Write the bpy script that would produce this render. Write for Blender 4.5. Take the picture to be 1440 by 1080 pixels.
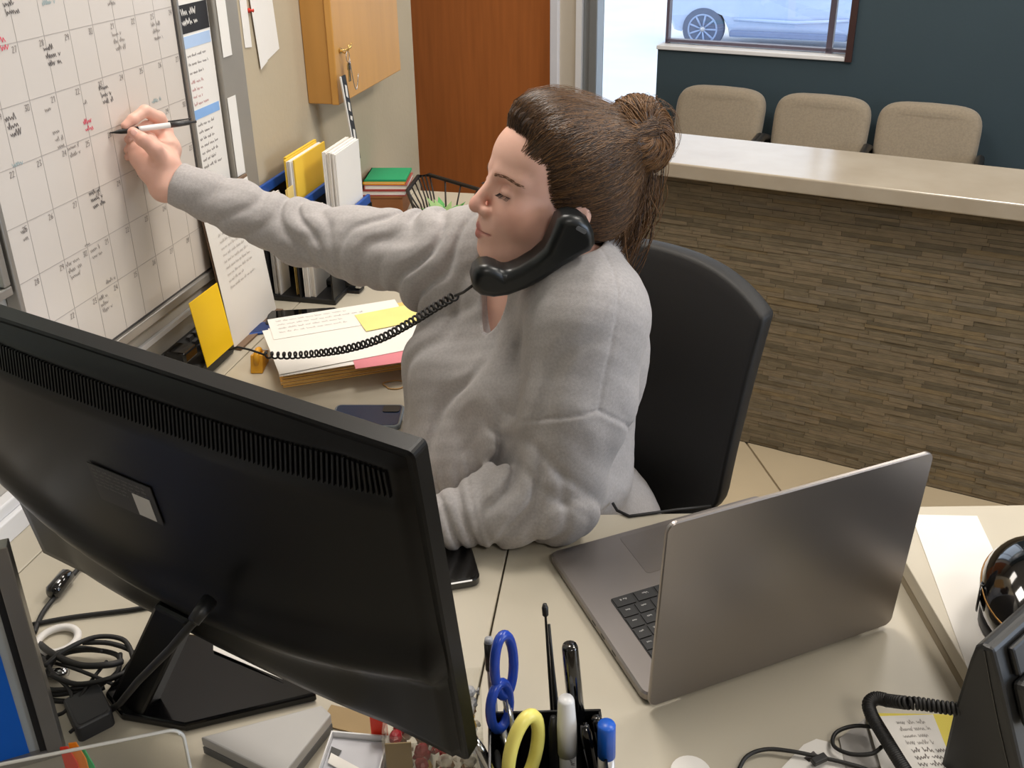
import bpy, math, random
import numpy as np
from mathutils import Vector, Matrix

for _o in list(bpy.data.objects):
    bpy.data.objects.remove(_o, do_unlink=True)
SC = bpy.context.scene
COL = SC.collection
random.seed(7)
RNG = np.random.RandomState(11)

# ------------------------------------------------------------------ camera
CAM_H = 1.62
FPX = 1325.0                      # focal length in pixels of the 1440 px wide frame
PITCH = math.radians(23.277)
ROLL = math.radians(0.837)
cam_data = bpy.data.cameras.new('camera')
cam_data.sensor_fit = 'HORIZONTAL'
cam_data.sensor_width = 36.0
cam_data.lens = FPX / 1440.0 * 36.0
cam_data.shift_y = -140.0 / 1440.0
cam_data.clip_start = 0.02
cam_data.clip_end = 200.0
cam = bpy.data.objects.new('camera', cam_data)
COL.objects.link(cam)
_r0 = Vector((1, 0, 0))
_d0 = Vector((0, -math.sin(PITCH), -math.cos(PITCH)))
_c, _s = math.cos(ROLL), math.sin(ROLL)
_right = _r0 * _c + _d0 * _s
_up = _r0 * _s - _d0 * _c
_back = Vector((0, -math.cos(PITCH), math.sin(PITCH)))
_m = Matrix((_right, _up, _back)).transposed().to_4x4()
_m.translation = Vector((0, 0, CAM_H))
cam.matrix_world = _m
SC.camera = cam

# ------------------------------------------------------------------ colour management, world
SC.view_settings.view_transform = 'Standard'
SC.view_settings.look = 'None'
SC.view_settings.gamma = 1.0
SC.view_settings.use_curve_mapping = False
SC.view_settings.exposure = -0.04
SC.cycles.use_denoising = True
SC.cycles.max_bounces = 8
SC.cycles.caustics_reflective = False
SC.cycles.caustics_refractive = False
SC.cycles.sample_clamp_indirect = 6.0

world = bpy.data.worlds.new('daylight')
SC.world = world
world.use_nodes = True
_bg = world.node_tree.nodes['Background']
_bg.inputs[0].default_value = (0.78, 0.87, 1.0, 1.0)
_bg.inputs[1].default_value = 2.1

def area_light(name, loc, sx, sy, power, color, direction=(0, 0, -1)):
    ld = bpy.data.lights.new(name, 'AREA')
    ld.shape = 'RECTANGLE'
    ld.size, ld.size_y = sx, sy
    ld.energy = power
    ld.color = color
    lo = bpy.data.objects.new(name, ld)
    lo.location = loc
    lo.rotation_euler = Vector(direction).to_track_quat('-Z', 'Y').to_euler()
    COL.objects.link(lo)
    return lo

CEIL_Z = 2.72
WARM = (1.0, 0.945, 0.875)
LAMPS = [(-0.15, 1.75, 21), (1.35, 1.35, 21), (-0.1, 3.0, 10), (1.6, 2.9, 16), (0.7, -0.8, 14), (2.7, 0.4, 16)]
for _x, _y, _p in LAMPS:
    area_light('ceiling_lamp_light', (_x, _y, CEIL_Z - 0.035), 0.56, 0.56, _p, WARM)
# bluish fill light added on the right, before the made-up wall window
area_light('added_side_fill', (3.35, -0.2, 1.55), 1.5, 1.1, 42.0, (0.66, 0.80, 1.0), (-1, 0, 0))

# ------------------------------------------------------------------ helpers: colours and materials
def lin(c):
    out = []
    for x in c[:3]:
        x = x / 255.0
        out.append(x / 12.92 if x <= 0.04045 else ((x + 0.055) / 1.055) ** 2.4)
    return tuple(out)

MATS = {}
def mat(name, rgb, rough=0.5, metal=0.0, var=0.05, scale=12.0, bump=0.0, bscale=150.0, spec=0.5,
        sss=0.0, sheen=0.0, coat=0.0, stretch=None, rgb2=None, alpha=None, aniso=0.0):
    if name in MATS:
        return MATS[name]
    m = bpy.data.materials.new(name)
    m.use_nodes = True
    nt = m.node_tree
    b = nt.nodes['Principled BSDF']
    b.inputs['Roughness'].default_value = rough
    b.inputs['Metallic'].default_value = metal
    b.inputs['Specular IOR Level'].default_value = spec
    if sss:
        b.inputs['Subsurface Weight'].default_value = sss
        b.inputs['Subsurface Radius'].default_value = (0.010, 0.004, 0.002)
        b.inputs['Subsurface Scale'].default_value = 1.0
    if sheen:
        b.inputs['Sheen Weight'].default_value = sheen
        b.inputs['Sheen Roughness'].default_value = 0.5
    if coat:
        b.inputs['Coat Weight'].default_value = coat
        b.inputs['Coat Roughness'].default_value = 0.06
    if aniso:
        b.inputs['Anisotropic'].default_value = aniso
    tc = nt.nodes.new('ShaderNodeTexCoord')
    mp = nt.nodes.new('ShaderNodeMapping')
    if stretch:
        mp.inputs['Scale'].default_value = stretch
    nt.links.new(tc.outputs['Object'], mp.inputs['Vector'])
    no = nt.nodes.new('ShaderNodeTexNoise')
    no.inputs['Scale'].default_value = scale
    no.inputs['Detail'].default_value = 5.0
    nt.links.new(mp.outputs['Vector'], no.inputs['Vector'])
    c = lin(rgb)
    ramp = nt.nodes.new('ShaderNodeValToRGB')
    ramp.color_ramp.elements[0].position = 0.3
    ramp.color_ramp.elements[1].position = 0.7
    c2 = lin(rgb2) if rgb2 else tuple(min(1.0, x * (1 + var)) for x in c)
    c1 = c if rgb2 else tuple(x * (1 - var) for x in c)
    ramp.color_ramp.elements[0].color = (*c1, 1)
    ramp.color_ramp.elements[1].color = (*c2, 1)
    nt.links.new(no.outputs['Fac'], ramp.inputs['Fac'])
    nt.links.new(ramp.outputs['Color'], b.inputs['Base Color'])
    if bump:
        n2 = nt.nodes.new('ShaderNodeTexNoise')
        n2.inputs['Scale'].default_value = bscale
        n2.inputs['Detail'].default_value = 3.0
        nt.links.new(mp.outputs['Vector'], n2.inputs['Vector'])
        bp = nt.nodes.new('ShaderNodeBump')
        bp.inputs['Strength'].default_value = bump
        bp.inputs['Distance'].default_value = 0.002
        nt.links.new(n2.outputs['Fac'], bp.inputs['Height'])
        nt.links.new(bp.outputs['Normal'], b.inputs['Normal'])
    MATS[name] = m
    return m

def glass_mat(name, tint=(1, 1, 1), rough=0.02, ior=1.45, refl=1.0):
    if name in MATS:
        return MATS[name]
    m = bpy.data.materials.new(name)
    m.use_nodes = True
    nt = m.node_tree
    nt.nodes.remove(nt.nodes['Principled BSDF'])
    out = nt.nodes['Material Output']
    tr = nt.nodes.new('ShaderNodeBsdfTransparent')
    tr.inputs[0].default_value = (*tint, 1)
    gl = nt.nodes.new('ShaderNodeBsdfGlossy')
    gl.inputs['Roughness'].default_value = rough
    gl.inputs['Color'].default_value = (refl, refl, refl, 1)
    lw = nt.nodes.new('ShaderNodeLayerWeight')
    pw_ = nt.nodes.new('ShaderNodeMath'); pw_.operation = 'POWER'; pw_.inputs[1].default_value = 4.0
    nt.links.new(lw.outputs['Facing'], pw_.inputs[0])
    fr = nt.nodes.new('ShaderNodeMath'); fr.operation = 'MULTIPLY_ADD'
    fr.inputs[1].default_value = 0.45; fr.inputs[2].default_value = 0.045
    nt.links.new(pw_.outputs[0], fr.inputs[0])
    mx = nt.nodes.new('ShaderNodeMixShader')
    nt.links.new(fr.outputs[0], mx.inputs[0])
    nt.links.new(tr.outputs[0], mx.inputs[1])
    nt.links.new(gl.outputs[0], mx.inputs[2])
    nt.links.new(mx.outputs[0], out.inputs['Surface'])
    MATS[name] = m
    return m

def emit_mat(name, rgb, strength):
    if name in MATS:
        return MATS[name]
    m = bpy.data.materials.new(name)
    m.use_nodes = True
    b = m.node_tree.nodes['Principled BSDF']
    b.inputs['Base Color'].default_value = (*lin(rgb), 1)
    b.inputs['Emission Color'].default_value = (*lin(rgb), 1)
    b.inputs['Emission Strength'].default_value = strength
    MATS[name] = m
    return m

# ------------------------------------------------------------------ helpers: meshes
A = lambda *p: np.array(p, float)
def unit(v):
    v = np.asarray(v, float)
    return v / (np.linalg.norm(v) + 1e-12)

class MB:
    """collects geometry for ONE mesh object (world coordinates)"""
    def __init__(self):
        self.v, self.f = [], []
    def add(self, verts, faces):
        n = len(self.v)
        self.v.extend([tuple(map(float, p)) for p in verts])
        self.f.extend([tuple(i + n for i in fc) for fc in faces])
        return self
    def obox(self, o, ex, ey, ez):
        o, ex, ey, ez = map(np.asarray, (o, ex, ey, ez))
        p = [o, o + ex, o + ex + ey, o + ey]
        p += [q + ez for q in p]
        fs = [(0, 3, 2, 1), (4, 5, 6, 7), (0, 1, 5, 4), (1, 2, 6, 5), (2, 3, 7, 6), (3, 0, 4, 7)]
        if np.dot(np.cross(ex, ey), ez) < 0:
            fs = [f[::-1] for f in fs]
        return self.add(p, fs)
    def box(self, c, size, ax=(1, 0, 0), ay=(0, 1, 0), az=(0, 0, 1)):
        ax, ay, az = unit(ax) * size[0], unit(ay) * size[1], unit(az) * size[2]
        return self.obox(np.asarray(c, float) - (ax + ay + az) / 2, ax, ay, az)
    def prism(self, poly, thick):
        """poly: list of 3-D points (planar), extruded by the vector thick"""
        poly = [np.asarray(p, float) for p in poly]
        thick = np.asarray(thick, float)
        n = len(poly)
        nr = sum(np.cross(poly[i] - poly[0], poly[(i + 1) % n] - poly[0]) for i in range(1, n))
        if np.dot(nr, thick) < 0:
            poly = poly[::-1]
        fs = [tuple(range(n))[::-1], tuple(range(n, 2 * n))]
        fs += [(i, (i + 1) % n, n + (i + 1) % n, n + i) for i in range(n)]
        return self.add(poly + [p + thick for p in poly], fs)
    def rprism(self, c, ex, ey, thick, rad, seg=6, ch=0.0):
        """rounded rectangle (full extents ex, ey) extruded by thick, optional edge chamfer ch"""
        c, ex, ey, thick = (np.asarray(q, float) for q in (c, ex, ey, thick))
        w, h = np.linalg.norm(ex), np.linalg.norm(ey)
        ux, uy, ut = ex / w, ey / h, unit(thick)
        T = np.linalg.norm(thick)
        def ring(inset, t):
            pts = []
            r = max(rad - inset, 1e-4)
            for k, (sx, sy) in enumerate(((1, 1), (-1, 1), (-1, -1), (1, -1))):
                for j in range(seg + 1):
                    a = math.pi / 2 * (k + j / seg)
                    x = sx * (w / 2 - inset - r) + r * math.cos(a)
                    y = sy * (h / 2 - inset - r) + r * math.sin(a)
                    pts.append(c + ux * x + uy * y + ut * t)
            return pts
        rings = [ring(ch, 0), ring(0, ch), ring(0, T - ch), ring(ch, T)] if ch else [ring(0, 0), ring(0, T)]
        if np.dot(np.cross(ux, uy), ut) < 0:
            rings = [r[::-1] for r in rings]
        n = len(rings[0])
        vs = [p for r in rings for p in r]
        fs = [tuple(range(n))[::-1], tuple(range((len(rings) - 1) * n, len(rings) * n))]
        for k in range(len(rings) - 1):
            fs += [(k * n + i, k * n + (i + 1) % n, (k + 1) * n + (i + 1) % n, (k + 1) * n + i) for i in range(n)]
        return self.add(vs, fs)
    def tube(self, pts, r, n=8, cap=True, closed=False):
        pts = [np.asarray(p, float) for p in pts]
        m = len(pts)
        rs = [r] * m if np.isscalar(r) else list(r)
        tang = []
        for i in range(m):
            a = pts[(i - 1) % m] if (i > 0 or closed) else pts[0]
            b = pts[(i + 1) % m] if (i < m - 1 or closed) else pts[-1]
            tang.append(unit(b - a))
        ref = A(0, 0, 1) if abs(tang[0][2]) < 0.9 else A(1, 0, 0)
        nrm = unit(np.cross(tang[0], ref))
        vs = []
        for i in range(m):
            nrm = unit(nrm - tang[i] * np.dot(nrm, tang[i]))
            bn = np.cross(tang[i], nrm)
            for j in range(n):
                a = 2 * math.pi * j / n
                vs.append(pts[i] + (nrm * math.cos(a) + bn * math.sin(a)) * rs[i])
        fs = []
        for i in range(m if closed else m - 1):
            k = (i + 1) % m
            fs += [(i * n + j, i * n + (j + 1) % n, k * n + (j + 1) % n, k * n + j) for j in range(n)]
        if cap and not closed:
            fs += [tuple(range(n))[::-1], tuple(range((m - 1) * n, m * n))]
        return self.add(vs, fs)
    def lathe(self, prof, c, axis=(0, 0, 1), n=24, ref=(1, 0, 0), squash=1.0):
        c = np.asarray(c, float)
        az = unit(axis)
        rf = np.asarray(ref, float)
        if abs(np.dot(unit(rf), az)) > 0.95:
            rf = A(0, 1, 0)
        ax = unit(rf - az * np.dot(rf, az))
        ay = np.cross(az, ax)
        vs, fs = [], []
        for r, z in prof:
            for j in range(n):
                a = 2 * math.pi * j / n
                vs.append(c + az * z + (ax * math.cos(a) + ay * math.sin(a) * squash) * r)
        for i in range(len(prof) - 1):
            fs += [(i * n + j, i * n + (j + 1) % n, (i + 1) * n + (j + 1) % n, (i + 1) * n + j) for j in range(n)]
        fs += [tuple(range(n))[::-1], tuple(range((len(prof) - 1) * n, len(prof) * n))]
        return self.add(vs, fs)
    def ell(self, c, r, ax=(1, 0, 0), ay=(0, 1, 0), az=(0, 0, 1), nu=20, nv=12):
        c = np.asarray(c, float)
        ax, ay, az = unit(ax) * r[0], unit(ay) * r[1], unit(az) * r[2]
        vs = [c - az]
        for i in range(1, nv):
            t = -math.pi / 2 + math.pi * i / nv
            for j in range(nu):
                a = 2 * math.pi * j / nu
                vs.append(c + (ax * math.cos(a) + ay * math.sin(a)) * math.cos(t) + az * math.sin(t))
        vs.append(c + az)
        fs = [(0, 1 + (j + 1) % nu, 1 + j) for j in range(nu)]
        for i in range(nv - 2):
            fs += [(1 + i * nu + j, 1 + i * nu + (j + 1) % nu, 1 + (i + 1) * nu + (j + 1) % nu, 1 + (i + 1) * nu + j) for j in range(nu)]
        L = len(vs) - 1
        fs += [(L, 1 + (nv - 2) * nu + j, 1 + (nv - 2) * nu + (j + 1) % nu) for j in range(nu)]
        return self.add(vs, fs)
    def grid(self, fn, nu, nv):
        """surface fn(a, b) for a, b in 0..1"""
        vs = [fn(i / nu, j / nv) for i in range(nu + 1) for j in range(nv + 1)]
        k = nv + 1
        fs = [(i * k + j, (i + 1) * k + j, (i + 1) * k + j + 1, i * k + j + 1) for i in range(nu) for j in range(nv)]
        return self.add(vs, fs)
    def stroke(self, pts, w, nrm):
        """flat ribbon along pts, lying in the plane of normal nrm"""
        pts = [np.asarray(p, float) for p in pts]
        nrm = unit(nrm)
        for a, b in zip(pts[:-1], pts[1:]):
            t = unit(b - a)
            s = np.cross(nrm, t) * w / 2
            e = t * w * 0.35
            self.add([a - s - e, b - s + e, b + s + e, a + s - e], [(0, 1, 2, 3)])
        return self

def origin_of(o):
    p = Vector((0, 0, 0))
    while o is not None:
        p = p + o.location
        o = o.parent
    return p

def obj(name, mb, material, parent=None, smooth=False, bevel=0.0, solid=0.0, kind=None, sub=0):
    me = bpy.data.meshes.new(name)
    v = np.array(mb.v if isinstance(mb, MB) else mb[0], float).reshape(-1, 3)
    f = mb.f if isinstance(mb, MB) else mb[1]
    if parent is None:
        org = Vector(((v[:, 0].min() + v[:, 0].max()) / 2, (v[:, 1].min() + v[:, 1].max()) / 2, v[:, 2].min()))
    else:
        org = origin_of(parent)
    v = v - np.array(org)
    if isinstance(f, np.ndarray):
        me.vertices.add(len(v))
        me.vertices.foreach_set('co', v.astype(np.float32).ravel())
        me.loops.add(f.size)
        me.loops.foreach_set('vertex_index', f.astype(np.int32).ravel())
        me.polygons.add(len(f))
        me.polygons.foreach_set('loop_start', np.arange(0, f.size, f.shape[1], dtype=np.int32))
        me.update(calc_edges=True)
        me.validate()
    else:
        me.from_pydata([tuple(p) for p in v], [], f)
        me.update()
    me.materials.append(material)
    if smooth:
        me.polygons.foreach_set('use_smooth', [True] * len(me.polygons))
    o = bpy.data.objects.new(name, me)
    COL.objects.link(o)
    if parent is None:
        o.location = org
    else:
        o.parent = parent
    if solid:
        md = o.modifiers.new('thickness', 'SOLIDIFY'); md.thickness = solid; md.offset = 0
    if bevel:
        md = o.modifiers.new('bevel', 'BEVEL'); md.width = bevel; md.segments = 2; md.limit_method = 'ANGLE'
    if sub:
        md = o.modifiers.new('subdivision', 'SUBSURF'); md.levels = sub; md.render_levels = sub
    if kind:
        o['kind'] = kind
    return o

def tag(o, label, cat, group=None):
    o['label'] = label
    o['category'] = cat
    if group:
        o['group'] = group
    return o

def thing(name, label, cat, loc, group=None):
    o = bpy.data.objects.new(name, None)
    o.empty_display_size = 0.05
    o.location = Vector([float(x) for x in loc])
    COL.objects.link(o)
    return tag(o, label, cat, group)

def copy_part(src, parent, delta=(0, 0, 0)):
    c = src.copy()
    COL.objects.link(c)
    c.parent = parent
    c.location = src.location + Vector([float(x) for x in delta])
    return c

# handwriting and small print: stroke glyphs drawn as flat ribbons
DIG = {'0': [[(0, 0), (1, 0), (1, 2), (0, 2), (0, 0)]], '1': [[(.2, 1.6), (.6, 2), (.6, 0)]],
       '2': [[(0, 1.7), (.5, 2), (1, 1.6), (0, 0), (1, 0)]], '3': [[(0, 2), (1, 2), (.4, 1.1), (1, .6), (.6, 0), (0, .2)]],
       '4': [[(.8, 0), (.8, 2), (0, .7), (1, .7)]], '5': [[(1, 2), (0, 2), (0, 1.1), (.8, 1.2), (1, .5), (.5, 0), (0, .2)]],
       '6': [[(.9, 2), (.1, 1), (0, .4), (.5, 0), (1, .4), (.7, 1), (.1, .8)]], '7': [[(0, 2), (1, 2), (.3, 0)]],
       '8': [[(.5, 1.1), (0, 1.6), (.5, 2), (1, 1.6), (.5, 1.1), (0, .5), (.5, 0), (1, .5), (.5, 1.1)]],
       '9': [[(.9, 1.2), (.4, .9), (0, 1.5), (.5, 2), (1, 1.6), (.8, 0)]]}
def write_digits(mb, text, o, ex, ey, h, w, nrm):
    x = 0.0
    for ch in text:
        for pl in DIG.get(ch, []):
            mb.stroke([o + ex * (x + px * h * .42) + ey * (py * h / 2) for px, py in pl], w, nrm)
        x += h * .62
def scribble(mb, o, ex, ey, length, h, w, nrm, rnd):
    """a line of illegible handwriting: words of joined up-and-down strokes"""
    x = 0.0
    while x < length - h * .5:
        wl = min(rnd.uniform(2.0, 4.6) * h, length - x)
        pts, xx, upf = [], 0.0, True
        while xx < wl:
            top = h * (1.45 if rnd.random() < .22 else rnd.uniform(.65, 1.0))
            pts.append(o + ex * (x + xx) + ey * (top if upf else rnd.uniform(-.1, .25) * h))
            upf = not upf
            xx += h * rnd.uniform(.25, .45)
        if len(pts) > 1:
            mb.stroke(pts, w, nrm)
        x += wl + h * .7

# frames of the place: left wall (s along it, o out of it) and front wall / counter
WA = math.radians(77.0)
WD = A(math.cos(WA), math.sin(WA), 0)
WN = A(math.sin(WA), -math.cos(WA), 0)
def wp(s, o, z):
    return WD * s + WN * o + A(0, 0, z)
CA = math.radians(-27.5)
CD = A(math.cos(CA), math.sin(CA), 0)
CN = A(-math.sin(CA), math.cos(CA), 0)
def cp(s, o, z):
    return CD * s + CN * o + A(0, 0, z)
EZ = A(0, 0, 1)
DESK_Z = 0.74

# =================================================================== SETTING
M_wallbeige = mat('beige_textured_wall_paint', (184, 170, 145), 0.85, var=0.03, scale=5, bump=0.35, bscale=70)
M_panel = mat('warm_grey_partition_panel', (186, 180, 170), 0.6, var=0.02, bump=0.1, bscale=300)
M_metalgrey = mat('brushed_grey_trim_metal', (150, 144, 134), 0.45, metal=0.2, var=0.03)
M_teal = mat('dark_teal_wall_paint', (50, 67, 76), 0.75, var=0.03, scale=3, bump=0.15, bscale=90)
M_white = mat('white_painted_trim', (226, 226, 228), 0.5, var=0.02)
M_ceil = mat('white_ceiling_tile', (225, 222, 215), 0.9, var=0.03, bump=0.3, bscale=60)
M_grout = mat('dark_beige_grout', (140, 126, 104), 0.9)
M_tile = mat('beige_stone_floor_tile', (186, 169, 140), 0.4, var=0.06, scale=4)

def structure(name, mb, m, parent=None, **kw):
    o = obj(name, mb, m, parent, **kw)
    if parent is None:
        o['kind'] = 'structure'
    return o

fl = structure('floor', MB().box((0.8, 1.4, -0.06), (8.4, 8.0, 0.11)), M_grout)
_td1 = A(math.cos(math.radians(-81.2)), math.sin(math.radians(-81.2)), 0)
_td2 = A(-_td1[1], _td1[0], 0)
_t0 = A(0.725, 2.468, 0)
TS = 0.60
_tile = None
for i in range(-1, 3):
    for j in range(-2, 3):
        c = _t0 + _td2 * (i + .5) * TS + _td1 * (j + .42) * TS
        if c[0] < -0.2 or c[0] > 2.3 or c[1] < 1.0 or c[1] > 3.7:
            continue
        if _tile is None:
            _tile = obj('tile', MB().box((c[0], c[1], -0.004), (TS - .006, TS - .006, 0.010), _td2, _td1), M_tile, fl, bevel=0.0015)
            _tc = c
        else:
            copy_part(_tile, fl, c - _tc)

# left-hand wall: partition panel with the whiteboards, then the plastered wall with the cabinet
structure('wall_left', MB().obox(wp(-2.6, -1.06, 0), WD * 4.425, WN * 0.06, EZ * CEIL_Z), M_panel)
structure('wall_left_plaster', MB().obox(wp(1.825, -1.12, 0), WD * 1.132, WN * 0.12, EZ * CEIL_Z), M_wallbeige)
structure('wall_passage', MB().obox(wp(2.957, -1.95, 0), WD * 2.4, WN * 0.1, EZ * CEIL_Z), M_wallbeige)
structure('wall_passage_end', MB().obox(wp(2.85, -1.9, 0), WD * 0.1, WN * 0.8, EZ * CEIL_Z), M_wallbeige)
structure('trim_1', MB().obox(wp(1.722, -1.0, DESK_Z), WD * 0.098, WN * 0.014, EZ * (CEIL_Z - DESK_Z - .02)), M_metalgrey, bevel=0.003)
structure('trim_2', MB().obox(wp(1.8205, -1.0, DESK_Z), WD * 0.0045, WN * 0.006, EZ * (CEIL_Z - DESK_Z - .02)), mat('dark_brown_edge_strip', (70, 44, 28), 0.5))
structure('trim_3', MB().obox(wp(-0.4, -1.0, 0.843), WD * 2.122, WN * 0.008, EZ * 0.012), M_white, bevel=0.002)
structure('trim_4', MB().obox(wp(-0.4, -1.0, 0.775), WD * 1.7, WN * 0.022, EZ * 0.02), M_white, bevel=0.003)
structure('trim_5', MB().obox(wp(-0.4, -1.0, DESK_Z), WD * 1.7, WN * 0.03, EZ * 0.035), M_white, bevel=0.002)

# front wall with door, entrance glazing and window
FW = 3.75
def fbox(s0, s1, z0, z1, o0=FW, th=0.12):
    return MB().obox(cp(s0, o0, z0), CD * (s1 - s0), CN * th, EZ * (z1 - z0))
structure('wall_front', fbox(-0.528, 3.6, 0, CEIL_Z), M_teal)
structure('wall_front_low', fbox(-1.265, -0.528, 0, 0.975), M_teal)
structure('wall_front_header', fbox(-1.738, -0.528, 2.35, CEIL_Z), M_teal)
structure('wall_front_end', fbox(-3.6, -2.78, 0, CEIL_Z), M_wallbeige)
structure('wall_front_over_door', fbox(-2.78, -1.738, 2.13, CEIL_Z), M_wallbeige)
M_door = mat('orange_brown_stained_door_veneer', (176, 104, 52), 0.45, var=0.10, scale=5, stretch=(9, 9, 0.6))
d1 = structure('door_1', fbox(-2.78, -1.742, 0.0, 2.13, FW + .02, 0.045), M_door, bevel=0.002)
obj('door_handle', MB().tube([cp(-2.70, FW + .02, 1.0), cp(-2.70, FW - .04, 1.0), cp(-2.60, FW - .04, 1.0)], 0.009), M_metalgrey, d1, smooth=True)
M_beigeframe = mat('beige_painted_column', (198, 188, 172), 0.6, var=0.02)
M_alu = mat('grey_aluminium_frame', (150, 155, 158), 0.35, metal=0.5, var=0.02)
structure('trim_6', fbox(-1.738, -1.70, 0, 2.35, FW - .03, .10), mat('white_door_frame', (222, 224, 232), 0.45, var=0.02), bevel=0.003)
structure('trim_7', fbox(-1.70, -1.622, 0, 2.35, FW - .01, .10), M_beigeframe)
structure('trim_8', fbox(-1.622, -1.596, 0, 2.35, FW - .02, .08), M_white)
structure('trim_9', fbox(-1.596, -1.562, 0, 2.35, FW, .08), M_alu, bevel=0.004)
structure('trim_10', fbox(-1.562, -1.526, 0, 2.35, FW - .02, .08), M_alu, bevel=0.004)
M_glass = glass_mat('clear_window_glass', (0.96, 0.98, 1.0))
structure('window_1', fbox(-1.526, -1.262, 0.0, 2.35, FW + .05, .006), M_glass)
w2 = structure('window_2', fbox(-1.262, -0.53, 0.985, 2.35, FW + .06, .006), M_glass)
M_mull = mat('dark_purple_grey_mullion', (92, 84, 98), 0.4, var=0.03)
obj('mullion', fbox(-1.250, -1.238, 0.985, 2.35, FW + .045, .035), M_mull, w2)
obj('mullion', fbox(-0.612, -0.590, 0.985, 2.35, FW + .045, .035), M_mull, w2)
obj('bottom_rail', fbox(-1.25, -0.53, 0.998, 1.010, FW + .045, .035), M_mull, w2)
structure('trim_11', fbox(-1.268, -0.53, 0.975, 0.992, FW - .012, .14), M_white, bevel=0.003)
structure('trim_12', fbox(-0.530, -0.506, 0.975, 2.35, FW - .014, .135), mat('dark_brown_window_jamb', (58, 34, 32), 0.5))

structure('wall_right', MB().obox((3.5, -3.0, 0), (0.1, 0, 0), (0, 1.8, 0), (0, 0, CEIL_Z)), M_wallbeige)
structure('wall_right_beyond', MB().obox((3.5, 0.8, 0), (0.1, 0, 0), (0, 2.4, 0), (0, 0, CEIL_Z)), M_wallbeige)
structure('wall_right_sill', MB().obox((3.5, -1.2, 0), (0.1, 0, 0), (0, 2.0, 0), (0, 0, 0.95)), M_wallbeige)
structure('wall_right_header', MB().obox((3.5, -1.2, 2.2), (0.1, 0, 0), (0, 2.0, 0), (0, 0, CEIL_Z - 2.2)), M_wallbeige)
structure('added_window', MB().obox((3.54, -1.2, 0.95), (0.006, 0, 0), (0, 2.0, 0), (0, 0, 1.25)), M_glass)  # made-up window, put in to go with the bluish side light
structure('wall_back', MB().obox((-3.6, -2.6, 0), (7.2, 0, 0), (0, 0.1, 0), (0, 0, CEIL_Z)), M_wallbeige)
structure('ceiling', MB().box((0.8, 1.6, CEIL_Z + .04), (9.0, 9.0, 0.08)), M_ceil)
for x, y, _p in LAMPS:
    t = thing('ceiling_light', 'square white recessed ceiling light panel', 'light', (x, y, CEIL_Z - .03), 'ceiling lights of the office')
    fr = MB()
    for sx, sy, w, h in ((0, .29, .62, .03), (0, -.29, .62, .03), (.29, 0, .03, .55), (-.29, 0, .03, .55)):
        fr.box((x + sx, y + sy, CEIL_Z - .015), (w, h, .03))
    obj('frame', fr, M_white, t)
    obj('diffuser', MB().box((x, y, CEIL_Z - .008), (.55, .55, .012)), emit_mat('lit_lamp_diffuser', (255, 240, 214), 2.0), t)

# street outside
structure('ground_outside', MB().box((2, 34, -1.12), (90, 56, 0.1)), mat('pale_pavement', (222, 222, 222), 0.9, var=0.04, scale=1.0))  # even pale grey of the paving itself

# =================================================================== RECEPTION COUNTER
cnt = thing('reception_counter', 'low reception counter wall clad in thin brown-grey stacked stone', 'counter', cp(0.1, 2.64, 0))
M_mortar = mat('dark_mortar_backing', (74, 65, 51), 0.9)
obj('core', MB().obox(cp(-1.02, 2.545, 0), CD * 2.3, CN * 0.2, EZ * 0.842), M_mortar, cnt)
STONE = [mat('split_stone_%s' % n, c, 0.7, var=0.16, scale=30, stretch=(1, 1, 3), bump=0.5, bscale=90) for n, c in
         (('olive', (113, 101, 80)), ('taupe', (121, 107, 85)), ('umber', (101, 90, 70)), ('grey', (116, 105, 87)), ('ochre', (121, 105, 78)), ('dark', (95, 85, 67)))]
rs = random.Random(3)
cells = []
z = 0.004
while z < 0.835:
    h = min(rs.uniform(.009, .015), 0.842 - z)
    s = -1.02 - rs.uniform(0, .1)
    while s < 1.28:
        L = rs.uniform(.05, .15)
        a, b = max(s, -1.02), min(s + L, 1.28)
        if b - a > .01:
            cells.append((a, b, z, h, rs.uniform(.003, .0065), rs.randrange(6)))
        s += L
    z += h
def stone_mb(a, b, z, h, d, mb=None):
    g = .0005
    mb = mb or MB()
    return mb.obox(cp(a + g, 2.548 - d, z + g * .7), CD * (b - a - 2 * g), CN * d, EZ * (h - 1.4 * g))
inview = [c for c in cells if -0.80 < (c[0] + c[1]) / 2 < 0.20]
inview.sort(key=lambda c: -(c[1] - c[0]) * c[3] * (1 + .3 * c[0]))
near = set(id(c) for c in inview[:300])
rest = MB()
rest_d = MB()
for c in cells:
    if id(c) in near:
        obj('stone', stone_mb(*c[:5]), STONE[c[5]], cnt)
    else:
        stone_mb(*c[:5], mb=rest if c[5] % 2 else rest_d)
obj('stone_cladding', rest, STONE[1], cnt, kind='stuff')
obj('stone_cladding_dark', rest_d, STONE[0], cnt, kind='stuff')
M_slab = mat('polished_beige_stone_slab', (166, 154, 136), 0.22, var=0.06, scale=7, rgb2=(178, 167, 150), spec=1.0)
tag(obj('counter_top', MB().obox(cp(-1.3, 2.47, 0.843), CD * 2.8, CN * 0.33, EZ * 0.043), M_slab, bevel=0.004),
    'long polished beige stone slab on top of the reception counter', 'counter top')

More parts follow.
